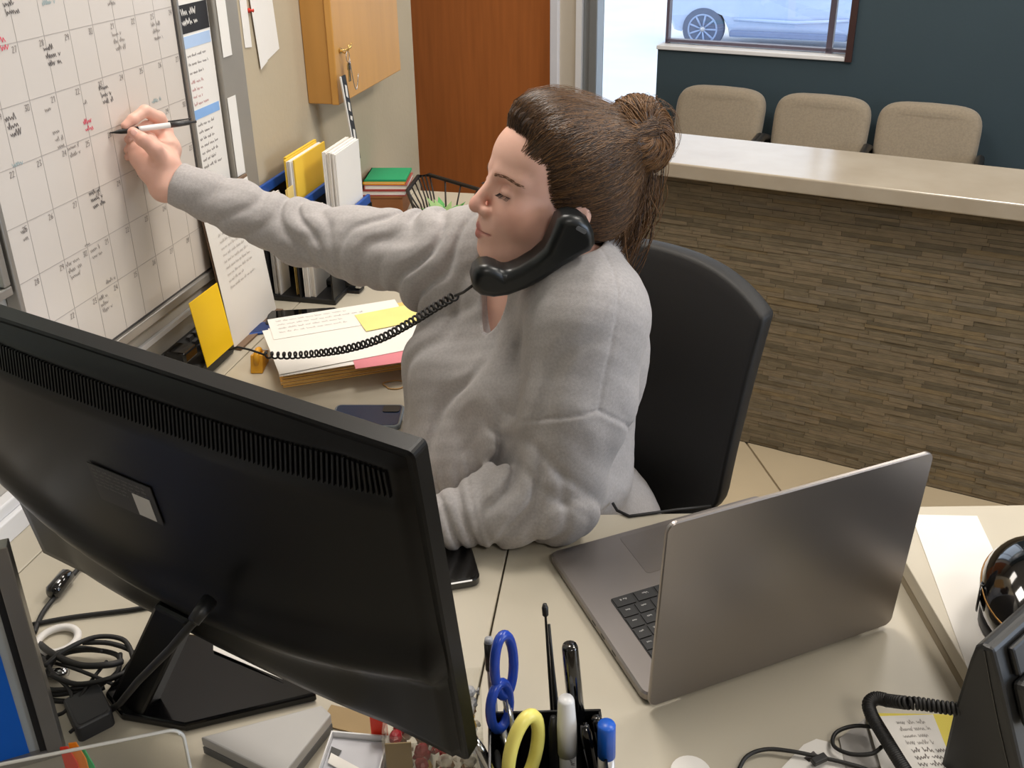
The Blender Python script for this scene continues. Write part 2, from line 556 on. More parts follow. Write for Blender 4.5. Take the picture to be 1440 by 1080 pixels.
# =================================================================== DESKS
M_desk = mat('pale_beige_laminate_desktop', (184, 176, 159), 0.38, var=0.02, scale=5)
M_deskedge = mat('taupe_desk_panel', (150, 138, 116), 0.5, var=0.03)
dk = thing('desk', 'pale beige laminate desk carrying the open laptop and pen holder', 'desk', (0.7, 0.75, 0))
seam = lambda y: -0.003 + (y - 1.148) * 0.1396
T = 0.03
obj('worktop', MB().prism([A(seam(.3) + .0012, .3, .71), A(1.55, .3, .71), A(1.55, 1.165, .71), A(seam(1.165) + .0012, 1.165, .71)], EZ * T), M_desk, dk, bevel=0.0015)
obj('leg_panel', MB().obox((1.50, .34, 0), (.03, 0, 0), (0, .78, 0), (0, 0, .71)), M_deskedge, dk)
obj('leg_panel', MB().obox((.10, .40, 0), (.03, 0, 0), (0, .68, 0), (0, 0, .71)), M_deskedge, dk)
obj('modesty_panel', MB().obox((.13, .42, .25), (1.37, 0, 0), (0, .02, 0), (0, 0, .46)), M_deskedge, dk)
dw = thing('corner_desk', 'pale beige laminate corner desk running along the whiteboard wall', 'desk', (-.5, 1.4, 0))
far = wp(2.658, -.56, 0)
poly = [A(*wp(.10, -.912, .71)), A(seam(.3) - .0012, .3, .71), A(seam(1.165) - .0012, 1.165, .71), A(-.07, 1.170, .71), A(-.165, 1.25, .71), A(*wp(1.58, -.56, .71)), A(*wp(2.658, -.56, .71)), A(*wp(2.658, -.912, .71))]
obj('worktop', MB().prism(poly, EZ * T), M_desk, dw, bevel=0.0015)
obj('cable_trough_cover', MB().obox(wp(.10, -.997, .712), WD * 2.558, WN * .083, EZ * .028), M_desk, dw, bevel=0.0015)
for s_ in (.2, 1.5, 2.6):
    obj('leg_panel', MB().obox(wp(s_, -.99, 0), WD * .03, WN * .36, EZ * .71), M_deskedge, dw)
ris = thing('desk_riser', 'low beige raised shelf with paper on it beside the laptop', 'riser', (.95, .8, DESK_Z))
obj('shelf_top', MB().obox((.517, .80, .757), (.95, 0, 0), (0, .32, 0), (0, 0, .023)), mat('pale_riser_top', (190, 181, 163), .4, var=.02), ris, bevel=0.0015)
obj('side_panel', MB().obox((.5195, .805, .7405), (.018, 0, 0), (0, .31, 0), (0, 0, .0165)), M_deskedge, ris)
obj('side_panel', MB().obox((1.44, .805, .7405), (.018, 0, 0), (0, .31, 0), (0, 0, .0165)), M_deskedge, ris)

# measuring helpers: the point of a level plane, or of a plane parallel to the left wall, seen at a photo position
def _ray(u, v):
    x, y = u - 720.0, v - 400.0
    x, y = x * _c - y * _s, x * _s + y * _c
    return A(x, FPX * math.cos(PITCH) - y * math.sin(PITCH), -FPX * math.sin(PITCH) - y * math.cos(PITCH))
EYE = A(0, 0, CAM_H)
def px(u, v, z=DESK_Z):
    d = _ray(u, v)
    return EYE + d * ((z - CAM_H) / d[2])
def pw(u, v, o):
    d = _ray(u, v)
    return EYE + d * ((o - np.dot(WN, EYE)) / np.dot(WN, d))
def pp(u, v, p, n):
    d = _ray(u, v)
    return EYE + d * (np.dot(np.asarray(p) - EYE, n) / np.dot(n, d))
def py(u, v, y):
    d = _ray(u, v)
    return EYE + d * (y / d[1])

M_black = mat('matt_black_plastic', (24, 24, 25), 0.42, var=0.08)
M_blackgloss = mat('glossy_black_plastic', (10, 10, 11), 0.08, var=0.05, coat=0.6)
M_darkrubber = mat('black_rubber_cable', (22, 21, 21), 0.55, var=0.08)
M_paper = mat('white_paper', (232, 228, 222), 0.85, var=0.015, scale=8)
M_ink = mat('dark_grey_ink', (136, 129, 126), 0.8)
M_inkblack = mat('black_ink', (92, 87, 88), 0.8)
M_inkpink = mat('pink_red_ink', (226, 70, 100), 0.8)
M_inkteal = mat('pale_teal_ink', (140, 170, 176), 0.8)
M_wb = mat('glossy_whiteboard_surface', (216, 208, 200), 0.22, var=0.01, scale=2)
M_line = mat('grey_grid_line', (176, 168, 162), 0.7)
M_alum = mat('silver_frame_aluminium', (168, 164, 158), 0.35, metal=0.6, var=0.02)
M_blue = mat('blue_plastic', (26, 72, 148), 0.45, var=0.05)
M_chrome = mat('polished_steel', (190, 190, 192), 0.18, metal=1.0, var=0.02)

def sheet(name, corners, m, label, cat='paper', th=0.0006, group=None, parent=None, lift=None):
    """a sheet from three corners o, o+ex, o+ey with real thickness"""
    o, ex, ey = (np.asarray(q, float) for q in corners)
    n = unit(np.cross(ex, ey)) * th
    ob = obj(name, MB().obox(o, ex, ey, n), m, parent)
    if parent is None:
        tag(ob, label, cat, group)
    return ob

def text_lines(parent, o, ex, ey, nrm, w, n, h, gap, m, seed, name='printed_text', lw=None):
    rnd = random.Random(seed)
    mb = MB()
    for i in range(n):
        L = w * rnd.uniform(.55, 1.0)
        scribble(mb, np.asarray(o) - ey * (i * gap), ex, ey, L, h, lw or h * .22, nrm, rnd)
    return obj(name, mb, m, parent)

# =================================================================== WALL: WHITEBOARD CALENDAR
OB = -0.985
wbd = thing('whiteboard', 'large white calendar board with handwritten grid, being written on', 'whiteboard', wp(1.32, -.99, .905))
S0, S1, Z0, Z1 = 1.070, 1.577, 0.912, 1.92
obj('board_surface', MB().obox(wp(S0, -.999, Z0), WD * (S1 - S0), WN * .014, EZ * (Z1 - Z0)), M_wb, wbd)
M_dkline = mat('dark_frame_gap_line', (78, 74, 72), 0.6)
for a, b, c, d in ((S0 - .004, S0, Z0 - .004, Z1), (S1, S1 + .004, Z0 - .004, Z1), (S0, S1, Z0 - .004, Z0)):
    obj('frame_seam', MB().obox(wp(a, -.999, c), WD * (b - a), WN * .0145, EZ * (d - c)), M_dkline, wbd)
for a, b, c, d in ((S0 - .014, S0 - .004, Z0 - .022, Z1), (S1 + .004, S1 + .012, Z0 - .022, Z1), (S0 - .004, S1 + .004, Z0 - .022, Z0 - .004)):
    obj('frame_bar', MB().obox(wp(a, -.999, c), WD * (b - a), WN * .022, EZ * (d - c)), M_alum, wbd, bevel=.002)
colS = [1.577 - .0577 * k for k in range(1, 9)]
rowZ = [1.002 + .083 * k for k in range(0, 11)]
for s in colS:
    obj('grid_line', MB().obox(wp(s, OB, Z0), WD * .0009, WN * .0003, EZ * (Z1 - Z0)), M_line, wbd)
for z in rowZ:
    obj('grid_line', MB().obox(wp(S0, OB, z), WD * (S1 - S0), WN * .0003, EZ * .0012), M_line, wbd)
hw, hb, hp, ht = MB(), MB(), MB(), MB()
rnd = random.Random(21)
def board_pt(u, v):
    p = pw(u, v, OB + .0008)
    return p
edges = colS[::-1] + [1.577]
day = 21
for k, z in enumerate(rowZ[::-1]):
    for j, s in enumerate(edges):
        num = str(21 + (k * 3 + j) % 10)
        write_digits(hw, num, wp(s - .013, OB + .0008, z - .0125), WD, EZ, .0085, .0009, WN)
for u, v, n, L, mbx, h in ((62, 72, 3, .034, hb, .0055), (158, 52, 3, .034, hw, .0055), (213, 38, 3, .03, hw, .005), (8, 172, 3, .032, hb, .0065),
                           (140, 128, 3, .03, hb, .006), (64, 158, 1, .022, hw, .005), (75, 190, 3, .02, hw, .005), (96, 212, 2, .028, hw, .005),
                           (126, 276, 3, .034, hb, .0055), (94, 376, 3, .034, hw, .0055), (128, 356, 2, .03, hw, .0055), (140, 424, 3, .026, hw, .0055),
                           (118, 148, 1, .012, hw, .005), (30, 330, 2, .014, hw, .005), (5, 10, 2, .03, hb, .006), (60, 8, 1, .03, ht, .005), (152, 8, 1, .026, hw, .005),
                           (118, 176, 2, .026, hp, .006), (-10, 62, 2, .036, hp, .008), (18, 236, 1, .034, ht, .006), (214, 146, 1, .03, ht, .005), (220, 168, 1, .03, hw, .004), (150, 400, 1, .03, hw, .005), (120, 348, 1, .02, hw, .005)):
    p = board_pt(u, v)
    for i in range(n):
        scribble(mbx, p - EZ * (.0115 * i) + WD * .002 * i, WD, EZ, L * rnd.uniform(.75, 1), h, .0011 if mbx in (hb, hp) else .0008, WN, rnd)
for nm, mbx, m in (('grey_handwriting', hw, M_ink), ('black_handwriting', hb, M_inkblack), ('pink_handwriting', hp, M_inkpink), ('teal_handwriting', ht, M_inkteal)):
    obj(nm, mbx, m, wbd, kind='stuff')
wb2 = thing('whiteboard', 'plain greenish whiteboard at the left edge beside the calendar board', 'whiteboard', wp(.8, -.99, 1.07))
obj('board_surface', MB().obox(wp(.45, -.999, 1.095), WD * .588, WN * .012, EZ * .8), mat('pale_green_whiteboard', (206, 212, 200), .25, var=.01), wb2)
obj('frame_bar', MB().obox(wp(.45, -.999, 1.080), WD * .602, WN * .02, EZ * .014), M_alum, wb2, bevel=.002)
obj('frame_bar', MB().obox(wp(1.038, -.999, 1.095), WD * .013, WN * .02, EZ * .8), M_alum, wb2, bevel=.002)
text_lines(wb2, wp(.96, -.9865, 1.16), WD, EZ, WN, .06, 4, .007, .014, M_ink, 5, 'handwriting')

# papers beside the calendar
sc = sheet('schedule_sheet', (wp(1.612, -.9965, .93), WD * .105, EZ * .60), M_paper, 'narrow schedule sheet with black heading and blue bands beside the calendar board')
n_ = WN * .0005
obj('heading', MB().obox(wp(1.6135, -.9959, 1.362), WD * .102, n_, EZ * .052), mat('black_print', (36, 35, 38), .7), sc)
obj('blue_band', MB().obox(wp(1.6135, -.9959, 1.335), WD * .100, n_, EZ * .022), mat('pale_blue_print', (176, 200, 232), .8), sc)
obj('blue_band', MB().obox(wp(1.6135, -.9959, 1.200), WD * .098, n_, EZ * .018), mat('blue_print', (136, 176, 226), .8), sc)
text_lines(sc, wp(1.620, -.9952, 1.395), WD, EZ, WN, .07, 2, .008, .018, M_paper, 9, 'heading_print')
text_lines(sc, wp(1.622, -.9957, 1.318), WD, EZ, WN, .085, 3, .004, .016, M_ink, 10)
text_lines(sc, wp(1.622, -.9957, 1.268), WD, EZ, WN, .06, 4, .0045, .014, mat('faded_red_ink', (200, 150, 150), .8), 11, 'red_print')
text_lines(sc, wp(1.624, -.9957, 1.185), WD, EZ, WN, .08, 7, .0045, .014, M_ink, 12)
sheet('paper_strip', (wp(1.733, -.985, 1.300), WD * .036, EZ * .34), M_paper, 'blank paper strip hanging on the grey post, upper of two')
sheet('paper_strip', (wp(1.727, -.985, 1.055), WD * .034, EZ * .165), M_paper, 'short paper strip on the grey post beside the schedule sheet, lower of two')
pa = sheet('pinned_paper', (wp(1.852, -.999, 1.30), WD * .030 - EZ * .003, EZ * .36), M_paper, 'narrow pinned paper nearest the grey post on the beige wall')
sheet('pinned_paper', (wp(1.905, -.996, 1.245), WD * .035 + EZ * .012, EZ * .40 - WD * .035), M_paper, 'crooked narrow pinned paper in front of the wider one on the beige wall')
sheet('pinned_paper', (wp(1.935, -.9995, 1.255), WD * .075 + EZ * .018, EZ * .38 - WD * .03), M_paper, 'widest pinned paper on the beige wall left of the cabinet')
tag(obj('push_pin', MB().lathe([(.005, 0), (.0055, .002), (.002, .006), (.004, .011)], wp(1.888, -.9995, 1.372), WN, 10), mat('red_plastic', (205, 52, 34), .4), smooth=True), 'small red push pin between the pinned papers', 'pin')

# =================================================================== WALL CABINET, HOOK, KEYS
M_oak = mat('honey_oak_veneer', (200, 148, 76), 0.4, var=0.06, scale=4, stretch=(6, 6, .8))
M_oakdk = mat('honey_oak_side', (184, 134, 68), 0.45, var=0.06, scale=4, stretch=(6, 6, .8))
cb = thing('wall_cabinet', 'shallow honey-coloured wooden cabinet hanging on the beige wall', 'cabinet', wp(2.36, -.96, 1.12))
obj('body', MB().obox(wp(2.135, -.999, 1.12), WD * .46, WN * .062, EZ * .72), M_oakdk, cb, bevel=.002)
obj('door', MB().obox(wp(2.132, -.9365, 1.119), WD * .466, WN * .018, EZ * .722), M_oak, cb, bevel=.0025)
obj('latch', MB().obox(wp(2.50, -.985, 1.108), WD * .035, WN * .02, EZ * .011), M_chrome, cb)
hk = thing('wall_hook', 'small gold hook on the near edge of the wooden cabinet', 'hook', wp(2.165, -.918, 1.22))
M_gold = mat('brass_metal', (196, 164, 100), .25, metal=.9)
H0 = wp(2.165, -.918, 1.245)
obj('plate', MB().lathe([(.007, 0), (.007, .003)], H0, WN, 12), M_gold, hk)
obj('prong', MB().tube([H0, H0 + WN * .012 - EZ * .006, H0 + WN * .022 + EZ * .002, H0 + WN * .024 + EZ * .014], .0018, 6), M_gold, hk, smooth=True)
obj('prong', MB().tube([H0, H0 + WN * .01 + WD * .014, H0 + WN * .018 + WD * .026 + EZ * .004, H0 + WN * .018 + WD * .03 + EZ * .014], .0018, 6), M_gold, hk, smooth=True)
kr = thing('key_ring', 'bunch of keys and beaded chain hanging from the gold hook', 'keys', wp(2.165, -.90, 1.13))
ringc = H0 + WN * .019 - EZ * .014
obj('ring', MB().tube([ringc + EZ * .013 * math.cos(t) + WD * .010 * math.sin(t) for t in np.linspace(0, 2 * math.pi, 17)[:-1]], .0011, 6, closed=True), M_chrome, kr, smooth=True)
for q in range(2):
    k0 = ringc - EZ * .013 + WD * (.006 * q - .003)
    obj('key', MB().rprism(k0 - EZ * .010, WD * .014, EZ * .018, WN * .0018, .006).obox(k0 - EZ * .046 - WD * .003, WD * .006, WN * .0018, EZ * .03), M_chrome if q else M_gold, kr)
loop = [ringc - EZ * (.005 + .055 * math.sin(math.pi * t)) + WD * (.048 * t) + WN * .004 - EZ * (.045 * t) for t in np.linspace(0, 1, 16)]
obj('bead_chain', MB().tube(loop, .0013, 6), M_chrome, kr, smooth=True)
hs = thing('hanging_strip', 'long narrow black strip with white patches hanging below the hook', 'lanyard', wp(2.2, -.90, .98))
P0, P1 = pw(478, 108, -.903), pw(500, 226, -.903)
dv = P1 - P0
obj('card_edge', MB().obox(P0 - WD * .004, WD * .006, WN * .003, dv), M_paper, hs)
obj('strap', MB().obox(P0 + WD * .002, WD * .026, WN * .003, dv), M_black, hs)
for a, L in ((.10, .16), (.30, .12), (.46, .07), (.62, .14)):
    obj('patch', MB().prism([P0 + dv * a + WD * .012 + WN * .0031, P0 + dv * (a + .02) + WD * .022 + WN * .0031, P0 + dv * (a + L) + WD * .019 + WN * .0031, P0 + dv * (a + L - .03) + WD * .009 + WN * .0031], WN * .0006), M_paper, hs)

# =================================================================== WING OF THE DESK: SORTER, BOOKS, BASKET
srt = thing('file_sorter', 'black and blue tiered file sorter standing on the corner desk', 'file sorter', wp(2.0, -.89, DESK_Z))
SA, SB = 1.80, 2.06
tiers = [(-.985, 1.008), (-.910, .968), (-.832, .922)]
obj('base', MB().obox(wp(SA, -.99, DESK_Z + .0005), WD * (SB - SA), WN * .165, EZ * .012), M_black, srt, bevel=.002)
for o_, zt in tiers:
    obj('divider', MB().obox(wp(SA, o_, DESK_Z + .012), WD * (SB - SA), WN * .004, EZ * (zt - DESK_Z - .034)), M_black, srt)
    obj('blue_rail', MB().obox(wp(SA, o_ - .002, zt - .022), WD * (SB - SA), WN * .008, EZ * .022), M_blue, srt, bevel=.002)
obj('side_panel', MB().prism([wp(SB, -.99, DESK_Z + .0125), wp(SB, -.825, DESK_Z + .0125), wp(SB, -.825, .90), wp(SB, -.99, .99)], WD * .004), M_black, srt)
M_yel = mat('yellow_card_folder', (238, 196, 62), .7, var=.03)
M_manila = mat('manila_folder', (250, 200, 116), .75, var=.05)
def file_item(name, label, s0, L, o0, th, h, m, cat='folder', z0=DESK_Z + .0128, lean=0.0):
    t_ = thing(name, label, cat, wp(s0 + L / 2, o0 + th / 2, z0))
    n = max(2, int(th / .004))
    for i in range(n):
        a = o0 + th * i / n
        obj('leaf', MB().obox(wp(s0 + RNG.uniform(-.003, .003), a, z0), WD * L, WN * (th / n * .8) , EZ * (h - RNG.uniform(0, .006)) + WN * lean), m if i in (0, n - 1) else M_paper, t_)
    return t_
file_item('yellow_folder', 'bulging yellow folder with papers standing in the file sorter', 1.865, .17, -.945, .024, .302, M_yel)
file_item('yellow_folder', 'second yellow folder leaning behind the bulging one in the sorter', 1.885, .165, -.957, .010, .306, M_yel)
file_item('envelope_bundle', 'thick bundle of white envelopes standing upright in the sorter front', 1.900, .14, -.868, .032, .315, M_paper, 'envelopes')
file_item('paper_bundle', 'white papers at the near end of the sorter', 1.808, .05, -.976, .018, .235, M_paper, 'papers')
file_item('paper_bundle', 'low white papers in the near end of the middle sorter slot', 1.808, .085, -.900, .026, .20, M_paper, 'papers', z0=DESK_Z + .0128)
file_item('tab_card', 'pale yellow divider card at the back of the sorter', 1.815, .03, -.924, .004, .252, mat('pale_yellow_card', (226, 198, 120), .7), 'card')

def book(name, label, c, ex, ey, z, h, m, edge=None):
    t_ = thing(name, label, 'book', (c[0], c[1], z))
    ex, ey = np.asarray(ex, float), np.asarray(ey, float)
    o = A(c[0], c[1], z) - ex / 2 - ey / 2
    obj('cover', MB().obox(o, ex, ey, EZ * .0025).obox(o + EZ * (h - .0025), ex, ey, EZ * .0025).obox(o, unit(ex) * .003, ey, EZ * h), m, t_)
    obj('pages', MB().obox(o + unit(ex) * .003 + unit(ey) * .002 + EZ * .0025, ex * .96, ey * .96, EZ * (h - .005)), edge or M_paper, t_)
    return t_
bx_c = px(541, 309)
bex, bey = unit(A(.99, -.05, 0)), unit(A(.05, .99, 0))
bc = bx_c + bey * .075
M_brownbox = mat('brown_cardboard', (138, 88, 50), .8, var=.06)
bbx = thing('brown_box', 'small brown box under the coloured books on the corner desk', 'box', (bc[0], bc[1], DESK_Z))
obj('carton', MB().box((bc[0], bc[1], DESK_Z + .030), (.105, .13, .059), bex, bey), M_brownbox, bbx, bevel=.002)
obj('lid', MB().box((bc[0], bc[1], DESK_Z + .0627), (.108, .133, .006), bex, bey), M_brownbox, bbx, bevel=.001)
zz = DESK_Z + .0660
for nm, lb, hh, m_, w_, d_ in (('book', 'dark red book at the bottom of the small book pile', .016, mat('dark_red_cover', (150, 52, 46), .6), .128, .125),
                            ('book', 'pink-brown book second from the bottom of the small pile', .016, mat('rose_brown_cover', (168, 88, 80), .6), .122, .12),
                            ('notebook', 'yellow notebook under the green one', .008, mat('amber_cover', (240, 176, 20), .5), .118, .118),
                            ('notebook', 'bright green notebook on top of the book pile', .006, mat('bright_green_cover', (20, 150, 98), .5), .118, .118)):
    book(nm, lb, bc + bex * RNG.uniform(-.002, .008), bex * w_, bey * d_, zz, hh, m_)
    zz += hh + .0003
gn_top = zz
# wire basket with plant
M_wire = mat('dark_bronze_wire', (44, 38, 34), .5, metal=.4)
bk = thing('wire_basket', 'dark wire basket with a thick rim holding greenery on the corner desk', 'basket', px(625, 300))
b0, b1 = px(572, 268, .84), px(590, 247, .84)
rim = [px(573, 268, .835), px(588, 248, .84), px(604, 246, .842), px(672, 266, .838), px(700, 300, .83), px(660, 318, .828), px(590, 318, .826)]
obj('rim', MB().tube(rim, .006, 8, closed=True), M_wire, bk, smooth=True)
bot = []
cen = sum(rim) / len(rim)
for r_ in rim:
    q = cen + (r_ - cen) * .62
    bot.append(A(q[0], q[1], DESK_Z + .004))
obj('bottom_ring', MB().tube(bot, .003, 6, closed=True), M_wire, bk, smooth=True)
for i in range(len(rim)):
    for f_ in (0, .33, .66):
        a = rim[i] * (1 - f_) + rim[(i + 1) % len(rim)] * f_
        b = bot[i] * (1 - f_) + bot[(i + 1) % len(rim)] * f_
        m_ = (a + b) / 2 + unit(A(a[0] - cen[0], a[1] - cen[1], 0)) * -.012
        obj('spoke', MB().tube([a, m_, b], .0024, 6), M_wire, bk, smooth=True)
gp = thing('green_plant', 'small green leafy plant inside the wire basket', 'plant', (cen[0], cen[1], DESK_Z + .006))
M_leaf = mat('green_leaf', (70, 150, 70), .5, var=.2, scale=30)
M_leaf2 = mat('pale_green_leaf', (140, 170, 110), .6, var=.15, scale=30)
obj('soil_wrap', MB().lathe([(.045, 0), (.058, .03), (.055, .045)], (cen[0], cen[1], DESK_Z + .006), n=20), mat('pale_green_wrap', (176, 176, 140), .7, var=.1), gp, smooth=True)
rl = random.Random(4)
for i in range(26):
    a = rl.uniform(0, 2 * math.pi)
    L = rl.uniform(.03, .06)
    b_ = A(cen[0], cen[1], DESK_Z + .05) + A(math.cos(a), math.sin(a), 0) * rl.uniform(0, .03)
    dr = unit(A(math.cos(a), math.sin(a), rl.uniform(.2, 1.0)))
    sd = unit(np.cross(dr, EZ)) * L * .22
    obj('leaf', MB().prism([b_, b_ + dr * L * .45 + sd, b_ + dr * L, b_ + dr * L * .45 - sd], np.cross(sd, dr) * .02), M_leaf if i % 3 else M_leaf2, gp)

# leaning sheet in a holder, yellow card, phone base, tape, stapler
hold = thing('paper_holder', 'thin brown-edged stand holding a white typed sheet against the wall', 'holder', wp(1.69, -.955, DESK_Z))
hx, hy = WD * .197, EZ * .315 - WN * .03
ho = wp(1.553, -.945, DESK_Z + .001)
obj('back_plate', MB().obox(ho - WN * .004, hx, WN * .003, hy), mat('brown_board', (120, 96, 76), .6), hold)
obj('foot', MB().obox(ho - WN * .004, hx, WN * .02, EZ * .004), mat('brown_board', (120, 96, 76), .6), hold)
ls = sheet('typed_sheet', (ho + EZ * .0045 + WN * .0004, hx * .98, hy * .97), M_paper, 'white typed sheet leaning upright below the writing arm', 'paper')
hyu = unit(hy)
lsn = unit(np.cross(hx, hy))
text_lines(ls, ho + EZ * .0045 + WN * .0018 + hx * .18 + hy * .72, WD, hyu, lsn, .11, 9, .0042, .014, mat('very_pale_ink', (204, 198, 193), .8), 31)
M_ycard = mat('saturated_yellow_card', (255, 208, 16), .6, var=.02)
yo = pw(291, 517, -.932)
yex, yey = pw(328, 484, -.932) - yo, pw(265, 427, -.944) - yo
sheet('yellow_card', (yo, yex, yey), M_ycard, 'bright yellow card hanging upright under the calendar board', 'card', th=.0012)
pb = thing('wall_telephone', 'black telephone half hidden behind the yellow card', 'telephone', wp(1.45, -.96, DESK_Z))
pc = wp(1.53, -.93, DESK_Z)
obj('body', MB().prism([wp(1.37, -.995, DESK_Z + .0006), wp(1.37, -.938, DESK_Z + .0006), wp(1.37, -.938, .775), wp(1.37, -.995, .815)], WD * .175), M_black, pb, bevel=.006)
obj('cradle', MB().obox(wp(1.375, -.985, .800), WD * .045, WN * .045, EZ * .022), M_blackgloss, pb, bevel=.004)
for i in range(3):
    for j in range(4):
        obj('key', MB().obox(wp(1.455 + .022 * i, -.9530 - .011 * j, .7805 + .0076 * j), WD * .014, WN * .008, EZ * .010), mat('dark_grey_key', (70, 70, 72), .5), pb)
M_amber = mat('amber_plastic', (206, 150, 40), .25, var=.08)
tp = thing('tape_dispenser', 'small amber tape dispenser beside the folder stack', 'tape', px(365, 518))
tc0 = px(362, 524) + A(0, .02, 0)
tc0[2] = DESK_Z + .0225
obj('roll', MB().tube([tc0 + A(.006 * 0, 0, 0) + A(0, 1, 0) * .016 * math.cos(t) + EZ * .016 * math.sin(t) for t in np.linspace(0, 2 * math.pi, 21)[:-1]], .006, 8, closed=True), M_amber, tp, smooth=True)
obj('holder', MB().prism([tc0 + A(-.012, -.026, -.022), tc0 + A(-.012, .03, -.022), tc0 + A(-.012, .022, .004), tc0 + A(-.012, -.012, .012)], A(.024, 0, 0)), M_amber, tp, bevel=.002)
obj('cutter', MB().obox(tc0 + A(-.012, .028, -.004), A(.024, 0, 0), A(0, .004, 0), A(0, 0, .006)), M_chrome, tp)

# folder stack
stk_o = px(398, 548)
stk_x = unit(px(580, 519) - stk_o)
stk_y = A(-stk_x[1], stk_x[0], 0)
zz = DESK_Z + .0006
for i in range(6):
    dx, dy, a = RNG.uniform(-.006, .004), RNG.uniform(-.004, .006), RNG.uniform(-.02, .02)
    fx = stk_x * math.cos(a) + stk_y * math.sin(a)
    fy = np.cross(EZ, fx)
    t_ = thing('manila_folder', ['manila folder at the bottom of the stack by the handset cord', 'manila folder second from the bottom of the stack', 'manila folder third from the bottom of the stack',
               'manila folder fourth from the bottom of the stack', 'manila folder second from the top of the stack', 'manila folder directly under the loose papers on the stack'][i], 'folder', stk_o + EZ * (zz - DESK_Z))
    o = stk_o + stk_x * dx + stk_y * dy + A(0, 0, zz - stk_o[2])
    obj('lower_flap', MB().obox(o, fx * .30, fy * .235, EZ * .0024), M_manila, t_)
    obj('papers', MB().obox(o + EZ * .0025 + fy * .003, fx * .292, fy * .22, EZ * .0022), M_paper, t_)
    obj('upper_flap', MB().obox(o + EZ * .0048, fx * .30, fy * .222, EZ * .0022), M_manila, t_)
    zz += .0075
def flat_sheet(name, label, u, v, ang, w, d, z, m, cat='paper', text=0, seed=1, th=.0005, thm=None):
    p = px(u, v, z)
    ex = A(math.cos(ang), math.sin(ang), 0)
    ey = A(-ex[1], ex[0], 0)
    ob = sheet(name, (p, ex * w, ey * d), m, label, cat, th=th)
    if text:
        text_lines(ob, p + ex * .015 + ey * (d - .02) + EZ * (th + .0003), ex, ey, EZ, w * .75, text, .0045, d / (text + 1.5), thm or mat('pale_grey_ink', (186, 180, 176), .8), seed)
    return ob
sa = math.atan2(stk_x[1], stk_x[0])
flat_sheet('loose_paper', 'white sheet with faint writing on the folder stack, just under the top sheets', 393, 530, sa + .02, .29, .215, zz + .0005, M_paper)
flat_sheet('pink_sheet', 'pink sheet sticking out between white papers on the folder stack', 500, 519, sa - .03, .17, .10, zz + .0015, mat('pink_paper', (214, 130, 140), .8))
flat_sheet('loose_paper', 'middle white sheet lying on the folder stack under the coil cord', 393, 527, sa + .085, .29, .20, zz + .0026, M_paper)
flat_sheet('loose_paper', 'top white sheet with writing at the back of the folder stack', 385, 478, sa + .05, .27, .10, zz + .0037, M_paper, text=4, seed=41)
flat_sheet('yellow_slip', 'pale yellow slip on the papers of the folder stack', 515, 466, sa + .12, .13, .085, zz + .0048, mat('pale_yellow_paper', (238, 222, 140), .8))
# black phone and stapler further back, blue booklet
def slab_phone(name, label, c, ang, w, d, h, m_body, m_top, cat='phone', z=DESK_Z + .0004, cam_bump=False):
    t_ = thing(name, label, cat, (c[0], c[1], z))
    ex = A(math.cos(ang), math.sin(ang), 0)
    ey = A(-ex[1], ex[0], 0)
    cc = A(c[0], c[1], z)
    obj('case', MB().rprism(cc, ex * w, ey * d, EZ * h, min(w, d) * .14, 6, .0015), m_body, t_, smooth=False)
    obj('screen', MB().rprism(cc + EZ * h, ex * (w - .008), ey * (d - .008), EZ * .0005, min(w, d) * .11, 6), m_top, t_)
    if cam_bump:
        obj('camera_bump', MB().rprism(cc + EZ * (h + .0005) + ex * (w / 2 - .022) + ey * (d / 2 - .018), ex * .03, ey * .022, EZ * .0015, .005), M_black, t_)
    return t_
slab_phone('smartphone', 'black phone lying flat behind the folder stack', px(425, 449), .10, .150, .070, .009, M_black, M_blackgloss)
slab_phone('blue_booklet', 'dark blue booklet corner under the typed sheet', px(372, 463), .35, .10, .05, .006, M_blue, mat('navy_cover', (24, 48, 100), .5), 'booklet')
sp_ = thing('stapler', 'black stapler with pale tip under the writing arm', 'stapler', px(445, 410))
sd_ = unit(A(.97, -.22, 0))
so = px(432, 408)
obj('stapler_base', MB().obox(so + EZ * .0005, sd_ * .13, np.cross(EZ, sd_) * .035, EZ * .008), M_black, sp_, bevel=.002)
obj('arm', MB().obox(so + EZ * .012, sd_ * .12 + EZ * .006, np.cross(EZ, sd_) * .032, EZ * .016), M_black, sp_, bevel=.004)
obj('tip', MB().obox(so + EZ * .014 + sd_ * .12, sd_ * .014, np.cross(EZ, sd_) * .032, EZ * .012), M_chrome, sp_, bevel=.002)
slab_phone('smartphone', 'blue smartphone in a clear case on the corner desk beyond the monitor', px(517, 590), -.03, .125, .075, .009, mat('frosted_clear_case', (128, 140, 150), .2), mat('deep_blue_phone_back', (34, 66, 104), .15), cam_bump=True)
sheet('note_card', (px(560, 592, DESK_Z + .0004), A(.028, 0, 0), A(0, .03, 0)), M_paper, 'small white card beside the blue smartphone', 'card')
rb_c = px(556, 541, DESK_Z + .0018)
tag(obj('rubber_band', MB().tube([rb_c + A(.022 * math.cos(t) * (1 + .2 * math.sin(3 * t)), .016 * math.sin(t), 0) for t in np.linspace(0, 2 * math.pi, 33)[:-1]], .0013, 6, closed=True), mat('tan_rubber', (190, 150, 96), .6), smooth=True),
    'tan rubber band lying on the desk in front of the folder stack', 'rubber band')

